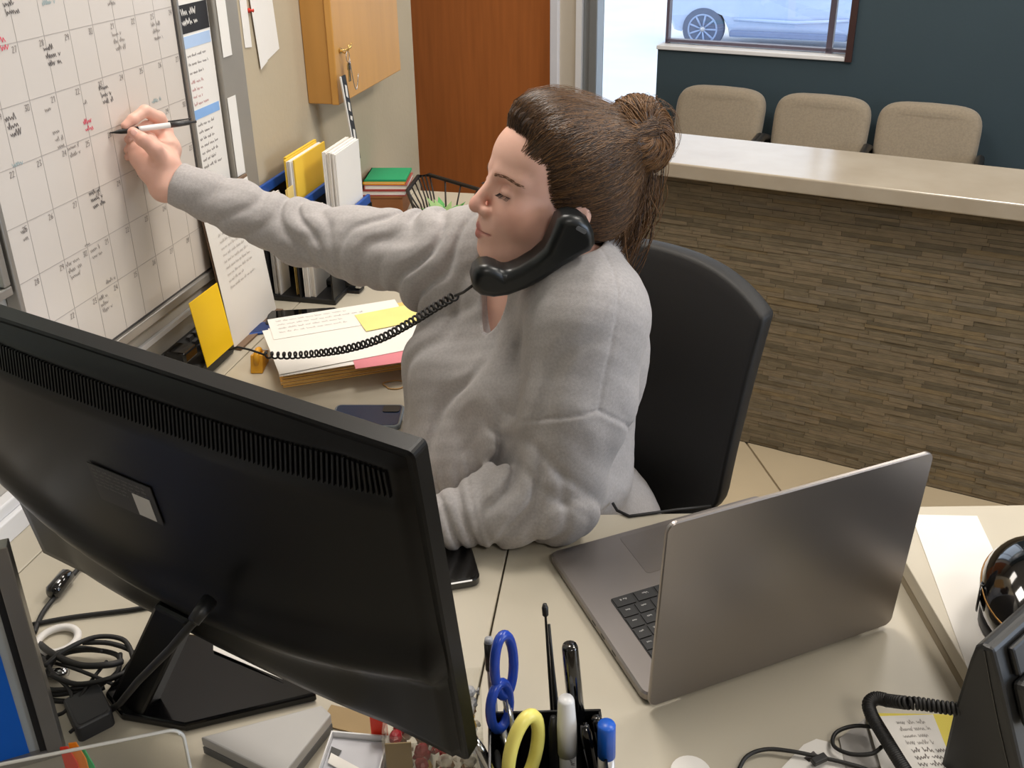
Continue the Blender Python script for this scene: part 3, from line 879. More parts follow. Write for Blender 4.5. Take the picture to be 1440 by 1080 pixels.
# =================================================================== MONITOR
yaw, tl = math.radians(-30.17), math.radians(-8.32)
MX = A(math.cos(yaw), math.sin(yaw), 0)
_h = A(-math.sin(yaw), math.cos(yaw), 0)
MU = EZ * math.cos(tl) + _h * math.sin(tl)
MN = np.cross(MX, MU)                       # out of the back cover
MC = A(-.318, .771, 1.056)
MW, MH = .615, .372
M_mon = mat('black_monitor_plastic', (10, 10, 11), 0.34, var=0.05, scale=60, bump=0.03, bscale=900, spec=0.22)
mon = thing('monitor', 'large black computer monitor seen from behind, tilted on its stand', 'monitor', (-.36, .83, DESK_Z))
obj('front_frame', MB().rprism(MC - MN * .004, MX * MW, MU * MH, MN * .020, .006, 4, .002), M_mon, mon)
obj('screen', MB().rprism(MC - MN * .0048, MX * (MW - .02), MU * (MH - .02), MN * .0006, .003, 3), M_blackgloss, mon)
def back_depth(a, b):
    e = min(a, 1 - a, 1.0) * MW
    x = 2 * a - 1
    crease = .305 - .12 * (1 - x * x) ** 1.5
    d = .022 + .020 * (1 - math.exp(-(e / .09) ** 1.3))
    soft = .012 + .05 * (1 - x * x)
    low = 1 / (1 + math.exp(-(crease - b) / (soft * .25)))
    d += -.010 * low + .010 * math.exp(-((b - crease - .06) / .07) ** 2)
    tp_ = (1 - b) * MH
    if tp_ < .045:
        d -= .012 * (1 - (tp_ / .045)) ** .5
    d *= min(1.0, .86 + .14 * min(1.0, b * MH / .02))
    if min(a, b, 1 - a, 1 - b) < 1e-6:
        return .010
    return max(d, .0225)
def back_pt(a, b):
    return MC + MX * MW * .992 * (a - .5) + MU * MH * .99 * (b - .5) + MN * back_depth(a, b)
bc_ = MB().grid(lambda a, b: back_pt(a, b), 64, 44)
obj('back_cover', bc_, M_mon, mon, smooth=True)
vent = MB()
for i in range(118):
    a = .035 + .93 * i / 117
    p0, p1 = back_pt(a, .885), back_pt(a, .955)
    vent.obox(p0 - MX * .0011 + MN * .0002, MX * .0022, p1 - p0, MN * .0022)
obj('vent_grille', vent, M_mon, mon, kind='stuff')
la, lb = .405, .40
L0 = back_pt(.44, .36)
def on_back(u, v):
    p = pp(u, v, MC + MN * .044, MN)
    for _ in range(4):
        q = p - MC
        p = pp(u, v, MC + MN * back_depth(np.dot(q, MX) / (MW * .992) + .5, np.dot(q, MU) / (MH * .99) + .5), MN)
    return p
LB_O = on_back(124, 648) + MN * .0013
lab = obj('rating_label', MB().obox(LB_O - MU * .047, MX * .088, MU * .047, MN * .0008), mat('charcoal_label_print', (48, 47, 46), .5), mon)
lo = LB_O + MN * .0010
lt = MB()
rr = random.Random(8)
for i in range(5):
    scribble(lt, lo - MU * (.007 + .005 * i) + MX * .004, MX, MU, .075 if i < 3 else .045, .0022, .0004, MN, rr)
obj('label_print', lt, mat('grey_label_text', (112, 110, 108), .6), lab)
st_ = obj('white_sticker', MB().obox(lo + MX * .057 - MU * .0445, MX * .0235, MU * .027, MN * .0004), mat('white_sticker_paper', (196, 194, 192), .7), lab)
lines = MB()
for i in range(3):
    lines.obox(lo + MX * .0595 - MU * (.021 + .0022 * i) + MN * .0005, MX * (.012 - .002 * i), MU * .001, MN * .0001)
# stand
neck_t = pp(262, 842, MC + MN * .030, MN)
nb = px(205, 968, DESK_Z + .012)
nt_ = neck_t
obj('neck', MB().add([nt_ - MX * .025, nt_ + MX * .025, nt_ + MX * .025 + MN * .022, nt_ - MX * .025 + MN * .022,
                      nb - MX * .027, nb + MX * .027, nb + MX * .027 + MN * .03, nb - MX * .027 + MN * .03],
                     [(0, 1, 2, 3), (7, 6, 5, 4), (0, 4, 5, 1), (1, 5, 6, 2), (2, 6, 7, 3), (3, 7, 4, 0)]), M_mon, mon, bevel=.004)
obj('stand_base', MB().prism([px(u, v, DESK_Z + .0006) for u, v in ((214, 893), (300, 905), (420, 960), (447, 986), (262, 1030), (172, 1014), (150, 985))], EZ * .012), mat('black_base_plastic', (9, 9, 10), .16, spec=.35), mon, bevel=.003)
cabp = pp(298, 849, MC + MN * .058, MN)
_cn = unit(np.cross(MX, nb - nt_))
if _cn[1] > 0:
    _cn = -_cn
_cq = nt_ + MN * .025 + _cn * .034
def cabpt(u, v, k=0.0):
    return pp(u, v, _cq + _cn * k, _cn)
tag(obj('monitor_cable', MB().tube([cabp, cabpt(262, 886), cabpt(240, 912), cabpt(218, 934), cabpt(194, 958), px(168, 990, .762), px(140, 1008, .7475)], .0040, 8), M_darkrubber, smooth=True),
    'black cable plugged into the back of the monitor', 'cable')
tag(obj('cable_plug', MB().tube([cabp + MU * .006, cabpt(272, 874, .001)], [.0078, .0062], 8), M_black, smooth=True), 'black plug on the cable behind the monitor', 'plug')

# =================================================================== LAPTOP
M_alug = mat('space_grey_aluminium', (150, 144, 141), 0.34, metal=0.85, var=0.02, scale=3)
ly = .371
LX = A(math.cos(ly), math.sin(ly), 0)
LY = A(-math.sin(ly), math.cos(ly), 0)
LC = A(.310, .867, DESK_Z + .002)
LW, LD, LL = .349, .275, .268
lap = thing('laptop', 'open space-grey laptop with its lid turned towards the camera', 'laptop', LC)
bcn = LC + LY * (LD / 2 + .004)
obj('base', MB().rprism(bcn, LX * LW, LY * LD, EZ * .0125, .012, 6, .0025), M_alug, lap)
for sx in (-1, 1):
    for sy in (-1, 1):
        obj('foot', MB().lathe([(.008, -.0016), (.008, .0002)], bcn + LX * sx * .14 + LY * sy * .10, n=14), M_black, lap)
ktop = LC[2] + .0125
kw_o = LC + LY * .043 - LX * (LW / 2 - .035) + EZ * .0126
kx, ky = LW - .07, .118
obj('keyboard_well', MB().rprism(kw_o + LX * kx / 2 + LY * ky / 2, LX * kx, LY * ky, EZ * .0005, .004), mat('black_keyboard_well', (16, 16, 17), .6), lap)
M_key = mat('black_keycap', (28, 28, 30), .5)
rows = [14, 14, 14, 13, 12, 9]
legend = MB()
for r in range(6):
    n = rows[r]
    hgt = ky / 6 * .86
    for c in range(n):
        w_ = kx / n
        o = kw_o + LX * (w_ * c + w_ * .07) + LY * (ky / 6 * r + ky / 6 * .07) + EZ * .0005
        obj('key', MB().obox(o, LX * w_ * .86, LY * hgt, EZ * .0012), M_key, lap)
        # key legend, readable from the user's side
        scribble(legend, o + LX * w_ * .6 + LY * hgt * .72 + EZ * .0014, -LX, -LY, w_ * .34, .0024, .0005, EZ, random.Random(r * 20 + c))
obj('key_legends', legend, mat('pale_key_legend', (200, 200, 198), .6), lap, kind='stuff')
obj('trackpad', MB().rprism(bcn + LY * (LD / 2 - .052) + EZ * .0125, LX * .14, LY * .082, EZ * .0003, .005), mat('grey_glass_trackpad', (142, 136, 133), .30, metal=.8), lap)
for sx in (0, .03, .055):
    obj('port', MB().rprism(bcn - LX * (LW / 2 + .0001) - LY * (.06 - sx) + EZ * .0066, LY * .011, EZ * .0034, LX * .0006, .0016), M_black, lap)
LU = EZ * math.cos(.06) - LY * math.sin(.06)
LN = np.cross(LX, LU)
lid_c = LC + EZ * .004 + LU * LL / 2
obj('lid', MB().rprism(lid_c - LN * .0, LX * LW, LU * LL, LN * .0055, .012, 7, .0012), M_alug, lap)
obj('screen', MB().rprism(lid_c - LN * .0006, LX * (LW - .008), LU * (LL - .012), LN * .0006, .008, 6), M_blackgloss, lap)
obj('hinge', MB().tube([LC + EZ * .0065 - LX * .13 + LY * .002, LC + EZ * .0065 + LX * .13 + LY * .002], .0045, 10), M_black, lap, smooth=True)
tag(obj('charging_cable', MB().tube([px(u, v, DESK_Z + .0026) for u, v in ((1000, 712), (950, 717), (915, 722), (885, 726), (868, 718), (862, 708))], .0024, 7), M_darkrubber, smooth=True),
    'thin dark cable on the desk between the laptop and the sleeve', 'cable')
slab_phone('tablet', 'black rounded tablet on the desk, partly hidden behind the monitor', px(622, 786, DESK_Z), -1.35, .135, .085, .012, M_blackgloss, M_blackgloss, 'tablet')

# =================================================================== PEN HOLDER AND CONTENTS
CZ = .845
c00, c10 = px(728, 999, CZ), px(845, 996, CZ)
cw = np.linalg.norm(c10 - c00)
CX = unit(c10 - c00)
CY = A(-CX[1], CX[0], 0)
cup = thing('pen_holder', 'black square pen holder packed with pens and scissors', 'pen holder', (c00 + c10) / 2 - CY * .045 + A(0, 0, DESK_Z - CZ))
cl = px(672, 1020, CZ)
x0 = -.030
wl = cw - x0
o_ = c00 + CX * x0
dp = .085
def cupbox(a0, a1, b0, b1, z0, z1):
    return MB().obox(o_ + CX * a0 - CY * b1 + EZ * (z0 - CZ), CX * (a1 - a0), CY * (b1 - b0), EZ * (z1 - z0))
M_cup = mat('black_gloss_cup', (18, 18, 19), .22, var=.05)
obj('floor_plate', cupbox(0, wl, 0, dp, DESK_Z + .0006, DESK_Z + .004), M_cup, cup)
obj('wall_panel', cupbox(0, wl, 0, .003, DESK_Z + .004, CZ), M_cup, cup, bevel=.001)
obj('wall_panel', cupbox(0, wl, dp - .003, dp, DESK_Z + .004, CZ), M_cup, cup, bevel=.001)
obj('wall_panel', cupbox(0, .003, .003, dp - .003, DESK_Z + .004, CZ), M_cup, cup, bevel=.001)
obj('wall_panel', cupbox(wl - .003, wl, .003, dp - .003, DESK_Z + .004, CZ), M_cup, cup, bevel=.001)
def cup_pt(a, b, z=DESK_Z + .006):
    return o_ + CX * a - CY * b + EZ * (z - CZ)
def stick(name, label, cat, b, t, prof, m, sub=(), ref=(1, 0, 0)):
    """pen-like thing from base b to tip t; prof: (radius, fraction); sub: (name, [(r, f)...], material)"""
    ax_ = t - b
    L = np.linalg.norm(ax_)
    t_ = thing(name, label, cat, b)
    obj('barrel', MB().lathe([(r, f * L) for r, f in prof], b, ax_, 14, ref), m, t_, smooth=True)
    for nm, pr, mm in sub:
        obj(nm, MB().lathe([(r, f * L) for r, f in pr], b, ax_, 14, ref), mm, t_, smooth=True)
    return t_
yb = .70
def at_y(u, v, y):
    return py(u, v, y)
M_pw = mat('white_plastic', (226, 226, 226), .3, var=.01)
# black marker, white-capped marker, stylus sticks, pens
stick('marker', 'thick black marker standing upright in the pen holder', 'marker', cup_pt(.098, .03), at_y(801, 907, .70), [(.0070, 0), (.0070, .55), (.0084, .56), (.0080, .985), (.0070, 1)], M_blackgloss)
wm = stick('marker', 'grey and white capped marker in the middle of the pen holder', 'marker', cup_pt(.080, .045), at_y(796, 982, .675), [(.0080, 0), (.0084, .30), (.0084, .58)], mat('grey_marker_barrel', (158, 158, 158), .35),
      [('cap', [(.0098, .56), (.0096, .80), (.0080, .985), (.0070, 1.0)], M_pw), ('band', [(.0087, .30), (.0087, .12)], M_black)])
mk_b, mk_t = cup_pt(.080, .045), at_y(796, 982, .675)
mk_ax = unit(mk_t - mk_b)
wt = MB()
scribble(wt, mk_b + mk_ax * np.linalg.norm(mk_t - mk_b) * .56 - CY * .0090 + CX * .002, -mk_ax, CX, .035, .003, .0006, -CY, random.Random(3))
obj('printed_name', wt, M_inkblack, wm)
stick('thin_stick', 'thin dark stick with a rounded bulb tip in the pen holder', 'stick', cup_pt(.070, .012), at_y(766, 849, .76), [(.0022, 0), (.0015, .8), (.0013, .93), (.0032, .94), (.0034, .98), (.002, 1)], M_black)
stick('thin_stick', 'thin dark brush with a bare tip in the pen holder', 'stick', cup_pt(.076, .016), at_y(772, 878, .75), [(.003, 0), (.0032, .5), (.0018, .8), (.0015, 1)], M_black)
stick('pen', 'clear ballpoint pen with dark cap at the left of the scissors', 'pen', cup_pt(.010, .012), at_y(687, 897, .74), [(.0042, 0), (.0042, .78), (.0048, .79), (.0048, .98), (.004, 1)], mat('clear_grey_barrel', (170, 172, 178), .15), [('clip', [(.0055, .8), (.0052, .97)], M_black)])
stick('pen', 'black pen with clear clip at the right end of the pen holder', 'pen', cup_pt(.128, .045), at_y(838, 1008, .69), [(.006, 0), (.006, .7), (.0068, .71), (.006, .97), (.004, 1)], M_blackgloss)
stick('pen', 'short dark glossy pen in the front right of the pen holder', 'pen', cup_pt(.115, .055), at_y(822, 1020, .67), [(.006, 0), (.006, .9), (.004, 1)], M_blackgloss)
stick('pen', 'dark pen leaning just left of the white-capped marker', 'pen', cup_pt(.066, .05), at_y(778, 1008, .68), [(.005, 0), (.005, .9), (.003, 1)], M_black)
stick('pen', 'silver pen leaning in the left front of the pen holder', 'pen', cup_pt(.035, .06), at_y(668, 1040, .665), [(.005, 0), (.005, .9), (.003, 1)], M_chrome)
stick('pen', 'slim grey pen crossing the silver one at the left front', 'pen', cup_pt(.012, .06), at_y(672, 1042, .672), [(.0042, 0), (.0042, .95), (.002, 1)], mat('grey_metal_pen', (120, 124, 128), .3, metal=.6))
bp_b, bp_t = px(858, 1120, DESK_Z + .004) , at_y(853, 1018, .66)
bp_b = A(bp_t[0] + .002, bp_t[1] - .012, DESK_Z + .004)
bpn = stick('glue_stick', 'blue-capped silver stick standing just right of the pen holder', 'pen', bp_b, bp_t, [(.0085, 0), (.0085, .72)], mat('silver_label', (198, 192, 186), .3, metal=.3), [('cap', [(.0088, .72), (.0088, .97), (.0088, .99), (.0080, 1)], mat('bright_blue_cap', (24, 92, 200), .35))])
# scissors with blue handles
def loop_pts(c, ex, ey, rx, ry, n=28):
    return [c + ex * rx * math.cos(t) + ey * ry * math.sin(t) for t in np.linspace(0, 2 * math.pi, n + 1)[:-1]]
M_bh = mat('cobalt_blue_handle', (38, 72, 176), .25, var=.06)
sc_ = thing('scissors', 'scissors with cobalt blue handles standing in the pen holder', 'scissors', cup_pt(.02, .03))
l1, l2 = at_y(709, 936, .715), at_y(703, 993, .700)
eyv = unit(EZ + A(-.05, .1, 0))
exv = unit(A(.62, .75, 0))
obj('handle', MB().tube(loop_pts(l1, exv, eyv, .0145, .035), .0052, 10, closed=True), M_bh, sc_, smooth=True)
obj('handle', MB().tube(loop_pts(l2, exv, eyv, .0145, .026), .0052, 10, closed=True), M_bh, sc_, smooth=True)
obj('blade', MB().tube([l1 - eyv * .038, cup_pt(.035, .03)], [.005, .002], 8), M_chrome, sc_, smooth=True)
obj('blade', MB().tube([l2 - eyv * .028, cup_pt(.032, .034)], [.005, .002], 8), M_chrome, sc_, smooth=True)
yc_ = thing('scissors', 'scissors with a pale yellow loop handle in the pen holder', 'scissors', cup_pt(.04, .05))
y1 = at_y(736, 1058, .655)
yv = unit(EZ + A(.10, .15, 0))
obj('handle', MB().tube(loop_pts(y1, unit(A(.75, .66, 0)), yv, .019, .040), .0068, 10, closed=True), mat('pale_yellow_plastic', (238, 226, 120), .35, var=.02), yc_, smooth=True)
obj('blade', MB().tube([y1 - yv * .045, cup_pt(.045, .05)], [.005, .002], 8), M_chrome, yc_, smooth=True)

# =================================================================== CANDY JAR, BOXES, PAPERS UNDER THE MONITOR
jar = thing('candy_box', 'clear square box full of wrapped sweets between the monitor and pen holder', 'box', px(615, 1080))
M_acr = glass_mat('clear_acrylic', (.97, .97, .96), .03, 1.4)
j0 = px(541, 1012, .81)
jx, jy = A(.985, -.17, 0), A(.17, .985, 0)
jx, jy = unit(A(.93, .05, 0)), unit(A(-.05, .93, 0))
JW, JD, JH = .10, .085, .105
jo = A(*px(541, 1080, .80)[:2], DESK_Z + .0006) - jy * .005
for o2, a, b in ((jo, jx * JW, jy * .002), (jo + jy * (JD - .002), jx * JW, jy * .002), (jo + jy * .002, jx * .002, jy * (JD - .004)), (jo + jx * (JW - .002) + jy * .002, jx * .002, jy * (JD - .004))):
    obj('side_wall', MB().obox(o2, a, b, EZ * JH), M_acr, jar)
obj('bottom', MB().obox(jo + jx * .002 + jy * .002, jx * (JW - .004), jy * (JD - .004), EZ * .002), M_acr, jar)
obj('brown_card', MB().obox(jo + jx * .0025 + jy * .0025 + EZ * .003, jx * .026, jy * .0012, EZ * .092), mat('brown_kraft_card', (132, 108, 66), .7), jar)
candy_cols = [('red', (190, 34, 44)), ('gold', (178, 146, 60)), ('clear', (196, 190, 176)), ('brown', (104, 74, 46)), ('dark_red', (140, 28, 36)), ('silver', (170, 170, 172))]
rc = random.Random(12)
spots = []
for lay in range(5):
    for i in range(4):
        for j in range(3):
            spots.append((.014 + i * .024 + rc.uniform(-.002, .002), .016 + j * .026 + rc.uniform(-.002, .002), .012 + lay * .019))
for q, (a, b, z) in enumerate(spots):
    nm, colr = candy_cols[rc.randrange(6)]
    c = jo + jx * a + jy * b + EZ * z
    an = rc.uniform(0, 3.14)
    dr = A(math.cos(an), math.sin(an), 0)
    t_ = thing('wrapped_sweet', 'sweet in %s wrapping inside the clear box' % nm.replace('_', ' '), 'sweet', c, '%s wrapped sweets in the clear box' % nm.replace('_', ' '))
    m_ = mat('sweet_wrapper_' + nm, colr, .22, var=.15, scale=90)
    obj('body', MB().ell(c, (.0085, .007, .0065), dr, np.cross(EZ, dr), EZ, 8, 6), m_, t_)
    obj('twist', MB().lathe([(.001, 0), (.0045, .004)], c + dr * .0078, dr, 6), m_, t_)

dock = thing('grey_box', 'flat light grey device box under the front of the monitor stand', 'box', px(395, 1050))
M_lg = mat('light_grey_plastic', (176, 174, 172), .4, var=.02)
M_dg = mat('mid_grey_plastic', (92, 92, 92), .45, var=.03)
dkp = [px(u, v, .766) for u, v in ((282, 1036), (396, 1092), (466, 1004), (452, 991))]
obj('top_shell', MB().prism([A(p[0], p[1], .752) for p in dkp], EZ * .014), M_lg, dock, bevel=.002)
obj('lower_shell', MB().prism([A(p[0], p[1], DESK_Z + .0006) for p in dkp], EZ * .0112), M_dg, dock, bevel=.001)

# white carton with orange tab, papers behind the stand
wc = thing('white_carton', 'small open white carton with a torn dark corner beside the candy box', 'carton', px(500, 1070))
w0, w1 = px(466, 1026, .80), px(536, 1032, .80)
wdx = unit(w1 - w0)
wdy = A(-wdx[1], wdx[0], 0)
wo = A(w0[0], w0[1], DESK_Z + .0006) - wdy * .085
M_car = mat('white_carton_board', (222, 222, 224), .6, var=.02)
for o2, a, b in ((wo, wdx * .062, wdy * .0015), (wo + wdy * .0835, wdx * .062, wdy * .0015), (wo + wdy * .0015, wdx * .0015, wdy * .082), (wo + wdx * .0605 + wdy * .0015, wdx * .0015, wdy * .082)):
    obj('side', MB().obox(o2, a, b, EZ * .058), M_car, wc)
obj('inner_card', MB().obox(wo + wdx * .002 + wdy * .002 + EZ * .05, wdx * .058, wdy * .08, EZ * .0012 - wdy * 0), mat('pale_grey_card', (190, 190, 196), .6), wc)
obj('flap', MB().obox(wo + wdx * .006 + wdy * .05 + EZ * .0525, wdx * .05 - wdy * .022, wdy * .012, EZ * .001), M_paper, wc)
obj('torn_corner', MB().prism([wo + wdx * .004 + wdy * .07 + EZ * .0525, wo + wdx * .016 + wdy * .066 + EZ * .0525, wo + wdx * .012 + wdy * .05 + EZ * .0525, wo + wdx * .005 + wdy * .055 + EZ * .0525], EZ * .0006), M_black, wc)
ot = px(521, 1032, .80)
tag(obj('orange_tab', MB().obox(A(ot[0], ot[1] + .004, DESK_Z + .0006), wdx * .018, wdy * .0012, EZ * .082), mat('fluorescent_orange_red', (246, 60, 24), .5)), 'bright orange-red tab standing behind the white carton', 'tab')
pz = DESK_Z + .0135
wp1 = tag(obj('crumpled_paper', MB().prism([px(u, v, DESK_Z + .0008) for u, v in ((228, 868), (262, 880), (300, 905), (292, 926), (262, 912), (232, 896))], EZ * .0012), mat('cream_paper', (208, 200, 178), .8)), 'cream paper scrap behind the monitor stand', 'paper')
tag(obj('white_envelope', MB().prism([px(u, v, DESK_Z + .0150) for u, v in ((300, 908), (398, 956), (300, 915))], EZ * .0008), M_paper), 'white envelope edge lying behind the monitor base', 'envelope')
tag(obj('brown_envelope', MB().prism([px(u, v, DESK_Z + .0006) for u, v in ((466, 992), (536, 1008), (534, 1040), (450, 1020))], EZ * .0015), mat('tan_envelope', (158, 134, 96), .75)), 'tan envelope lying flat under the right half of the monitor', 'envelope')

# =================================================================== ACRYLIC STAND WITH FLAGS, BLUE FRAMED SIGN
acy = .60
ac = thing('acrylic_stand', 'clear acrylic stand with rounded corner in the lower left foreground', 'stand', A(-.48, .58, DESK_Z))
a0, a1, a2 = py(-60, 1066, .56), py(246, 1022, .60), py(262, 1050, .60)
ax_ = unit(A(a1[0] - a0[0], a1[1] - a0[1], 0))
ay_ = A(-ax_[1], ax_[0], 0)
zt_ = a1[2]
wA = 0.30
cA = A(a2[0], a2[1], 0) - ax_ * wA / 2 + EZ * (DESK_Z + .001 + (zt_ - DESK_Z) / 2)
hA = zt_ - DESK_Z - .002
obj('front_pane', MB().rprism(cA, ax_ * wA, EZ * hA, -ay_ * .003, .012, 8, .0006), M_acr, ac)
edge = []
for k in range(9):
    t = math.pi / 2 * (1 - k / 8)
    edge.append(cA + ax_ * (wA / 2 - .012 + .012 * math.cos(t)) + EZ * (hA / 2 - .012 + .012 * math.sin(t)) - ay_ * .0015)
edge = [cA - ax_ * wA / 2 + EZ * hA / 2 - ay_ * .0015] + edge + [cA + ax_ * wA / 2 - EZ * hA / 2 - ay_ * .0015]
obj('polished_edge', MB().tube(edge, .0016, 6), mat('frosted_acrylic_edge', (214, 212, 206), .2), ac, smooth=True)
obj('foot', MB().obox(cA - ax_ * wA / 2 - EZ * hA / 2, ax_ * wA, -ay_ * .05, EZ * .003), M_acr, ac)
sgn = py(0, 1072, .585)
ps = sheet('printed_card', (A(cA[0], cA[1], DESK_Z + .0045) - ax_ * wA * .48 + ay_ * .004, ax_ * (np.dot(A(*(py(66, 1068, .6)[:2]), 0) - A(cA[0], cA[1], 0), ax_) + wA * .48), EZ * (py(30, 1066, .6)[2] - DESK_Z - .0045)), mat('pale_grey_card', (190, 190, 196), .6), 'pale grey printed card behind the clear acrylic stand', 'card', th=.0008)
FL = [('red_flag', 'red', (232, 54, 30), 84, 1052), ('orange_flag', 'orange', (250, 140, 20), 96, 1046), ('green_flag', 'green', (30, 190, 110), 108, 1056), ('pale_blue_flag', 'pale blue', (150, 200, 220), 114, 1075)]
for i, (nm, cn_, colr, u, v) in enumerate(FL):
    p = py(u, v, .615 + .003 * i)
    tag(obj('page_flag', MB().prism([A(p[0], p[1], DESK_Z + .0006), A(p[0], p[1], p[2]), A(p[0] + .007, p[1], p[2] + .001), A(p[0] + .012, p[1], p[2] - .02), A(p[0] + .012, p[1], DESK_Z + .0006)], A(0, .0012, 0)),
            mat('fluorescent_%s' % nm, colr, .5, var=.02)), cn_ + ' page flag standing beside the acrylic stand', 'flag', 'page flags in the foreground')
# blue framed sign
fb = px(92, 1058, DESK_Z)
ft = pp(6, 766, fb, A(0, 1, 0))
fx_ = unit(A(-.93, -.36, 0))
bf = thing('framed_sign', 'blue sign in a silver and black frame standing at the left edge', 'sign', A(fb[0] - .1, fb[1], DESK_Z))
Hf = ft[2] - DESK_Z
fn = np.cross(fx_, EZ)
if fn[1] > 0:
    fn = -fn
FWd = .26
def fquad(a0, a1, z0, z1, d0, d1):
    return MB().obox(fb * A(1, 1, 0) + fx_ * a0 + fn * d0 + EZ * (DESK_Z + z0), fx_ * (a1 - a0), fn * (d1 - d0), EZ * (z1 - z0))
M_sil = mat('silver_sign_frame', (150, 146, 140), .35, metal=.6)
obj('frame_bar', fquad(0, .016, .0006, Hf, -.012, .004), M_sil, bf, bevel=.001)
obj('frame_bar', fquad(.016, FWd, Hf - .012, Hf, -.012, .004), M_sil, bf, bevel=.001)
obj('frame_bar', fquad(.016, FWd, .0006, .012, -.012, .004), M_sil, bf, bevel=.001)
obj('inner_frame', fquad(.016, .023, .012, Hf - .012, -.010, .001), M_black, bf)
obj('mat_board', fquad(.023, FWd, .012, Hf - .012, -.010, -.003), mat('pale_grey_mat_board', (168, 172, 172), .7), bf)
obj('blue_panel', fquad(.034, FWd, .012, Hf - .024, -.003, -.0022), mat('bright_blue_print', (8, 100, 204), .5, var=.02), bf)

# =================================================================== CABLES, RING, ADAPTER ON THE LEFT
def cable(label, pts, r=.003, m=None, cat='cable', n=7, smooth_n=0):
    P = [np.asarray(p, float) for p in pts]
    Q = []
    for i in range(len(P) - 1):                      # Catmull-Rom
        p0, p1, p2, p3 = P[max(i - 1, 0)], P[i], P[i + 1], P[min(i + 2, len(P) - 1)]
        for t in np.linspace(0, 1, 7)[:-1]:
            Q.append(.5 * (2 * p1 + (p2 - p0) * t + (2 * p0 - 5 * p1 + 4 * p2 - p3) * t * t + (3 * p1 - p0 - 3 * p2 + p3) * t ** 3))
    Q.append(P[-1])
    return tag(obj('cable', MB().tube(Q, r, n), m or M_darkrubber, smooth=True), label, cat)
cz = DESK_Z + .0036
cable('black power lead running from the inline adapter at the left', [px(122, 790, cz + .004), px(110, 800, cz + .003), px(85, 830, cz + .003), px(60, 862, cz), px(48, 890, cz)], .0034)
ad = thing('inline_adapter', 'chunky black inline adapter on a lead at the far left', 'adapter', px(84, 822))
ad0, ad1 = px(72, 836, DESK_Z + .012), px(97, 806, DESK_Z + .012)
obj('block', MB().tube([ad0, ad0 + (ad1 - ad0) * .12, ad0 + (ad1 - ad0) * .88, ad1], [.007, .0115, .0115, .007], 10), M_blackgloss, ad, smooth=True)
cable('straight black cable crossing the desk behind the monitor stand', [px(46, 878, cz), px(100, 868, cz), px(180, 858, cz), px(215, 852, cz)], .0032)
rc_ = px(81, 900, DESK_Z + .0055)
tag(obj('white_ring', MB().tube([rc_ + A(.024 * math.cos(t), .022 * math.sin(t), 0) for t in np.linspace(0, 2 * math.pi, 33)[:-1]], .0048, 8, closed=True), mat('white_rubber', (220, 216, 212), .5), smooth=True),
    'white rubber ring lying on the desk among the cables', 'ring')
rk = random.Random(5)
knot_c = px(105, 960, DESK_Z)
for q in range(4):
    ptsq = []
    for k in range(9):
        t = k / 8 * 2 * math.pi * .9 + q * 1.3
        ptsq.append(knot_c + A((.045 + .012 * rk.random()) * math.cos(t) + .008 * q, (.030 + .012 * rk.random()) * math.sin(t) + .005, .006 + .006 * q + .006 * rk.random()))
    cable(['outer loop of the tangled black cables left of the stand', 'second loop of the tangled black cables left of the stand', 'inner loop of the tangled black cables left of the stand', 'uppermost loop of the tangled black cables left of the stand'][q], ptsq, .0030)
cable('black lead curving from the white ring towards the monitor stand', [px(55, 905, cz), px(75, 920, cz + .02), px(110, 935, cz + .026), px(150, 935, cz + .026), px(172, 930, cz + .02)], .004)
for q, (lb_, pts_) in enumerate((
    ('thin cable snaking over the tangle towards the sign', [(60, 925, .02), (78, 950, .024), (100, 975, .02), (92, 1000, .012), (70, 1010, .004), (60, 1030, .004)]),
    ('thin cable looping forward from the tangle beside the power brick', [(150, 930, .018), (128, 958, .022), (108, 990, .016), (112, 1015, .010), (98, 1030, .004)]),
    ('thin cable lying along the back of the tangle', [(48, 915, .004), (70, 930, .006), (98, 938, .024), (130, 950, .026), (158, 962, .022)]))):
    cable(lb_, [px(u, v, DESK_Z + .003 + h_) for u, v, h_ in pts_], .0022)
tag(obj('silver_plug', MB().tube([px(66, 948, DESK_Z + .008), px(90, 946, DESK_Z + .008), px(96, 946, DESK_Z + .008)], [.006, .007, .004], 10), M_chrome, smooth=True), 'small silver plug in the cable tangle', 'plug')
slab_phone('power_brick', 'charcoal power brick lying beside the monitor stand', px(128, 1012, DESK_Z), -.9, .055, .040, .022, mat('charcoal_plastic', (46, 46, 48), .5), mat('charcoal_plastic', (46, 46, 48), .5), 'power brick')

# =================================================================== RIGHT: PAPERS ON THE RISER, DOME, DESK PHONE, CORDS, NOTEPAD
RZ = .7803
pr = tag(obj('large_sheet', MB().prism([px(u, v, RZ) for u, v in ((1281, 724), (1374, 726), (1468, 925), (1472, 950), (1364, 950)) ], EZ * .0008), M_paper), 'large blank white sheet on the raised shelf', 'paper')
dm = thing('black_dome', 'glossy black domed desk device at the right edge on white paper', 'device', px(1430, 850, RZ))
dmc = px(1456, 858, RZ + .055) + A(.012, .02, 0)
dmx, dmy = unit(A(.5, .86, 0)), unit(A(-.86, .5, 0))
prof_ = []
obj('shell', MB().ell(dmc + EZ * .004, (.098, .062, .050), dmx, dmy, EZ, 36, 20), M_blackgloss, dm, smooth=True)
obj('base_ring', MB().lathe([(.050, -.0535), (.055, -.051), (.056, -.036), (.048, -.03)], dmc, n=32), M_black, dm, smooth=True)
rg = [dmc + EZ * .012 + dmx * .0975 * .987 * math.cos(t) + dmy * .0617 * .987 * math.sin(t) for t in np.linspace(0, 2 * math.pi, 61)[:-1]]
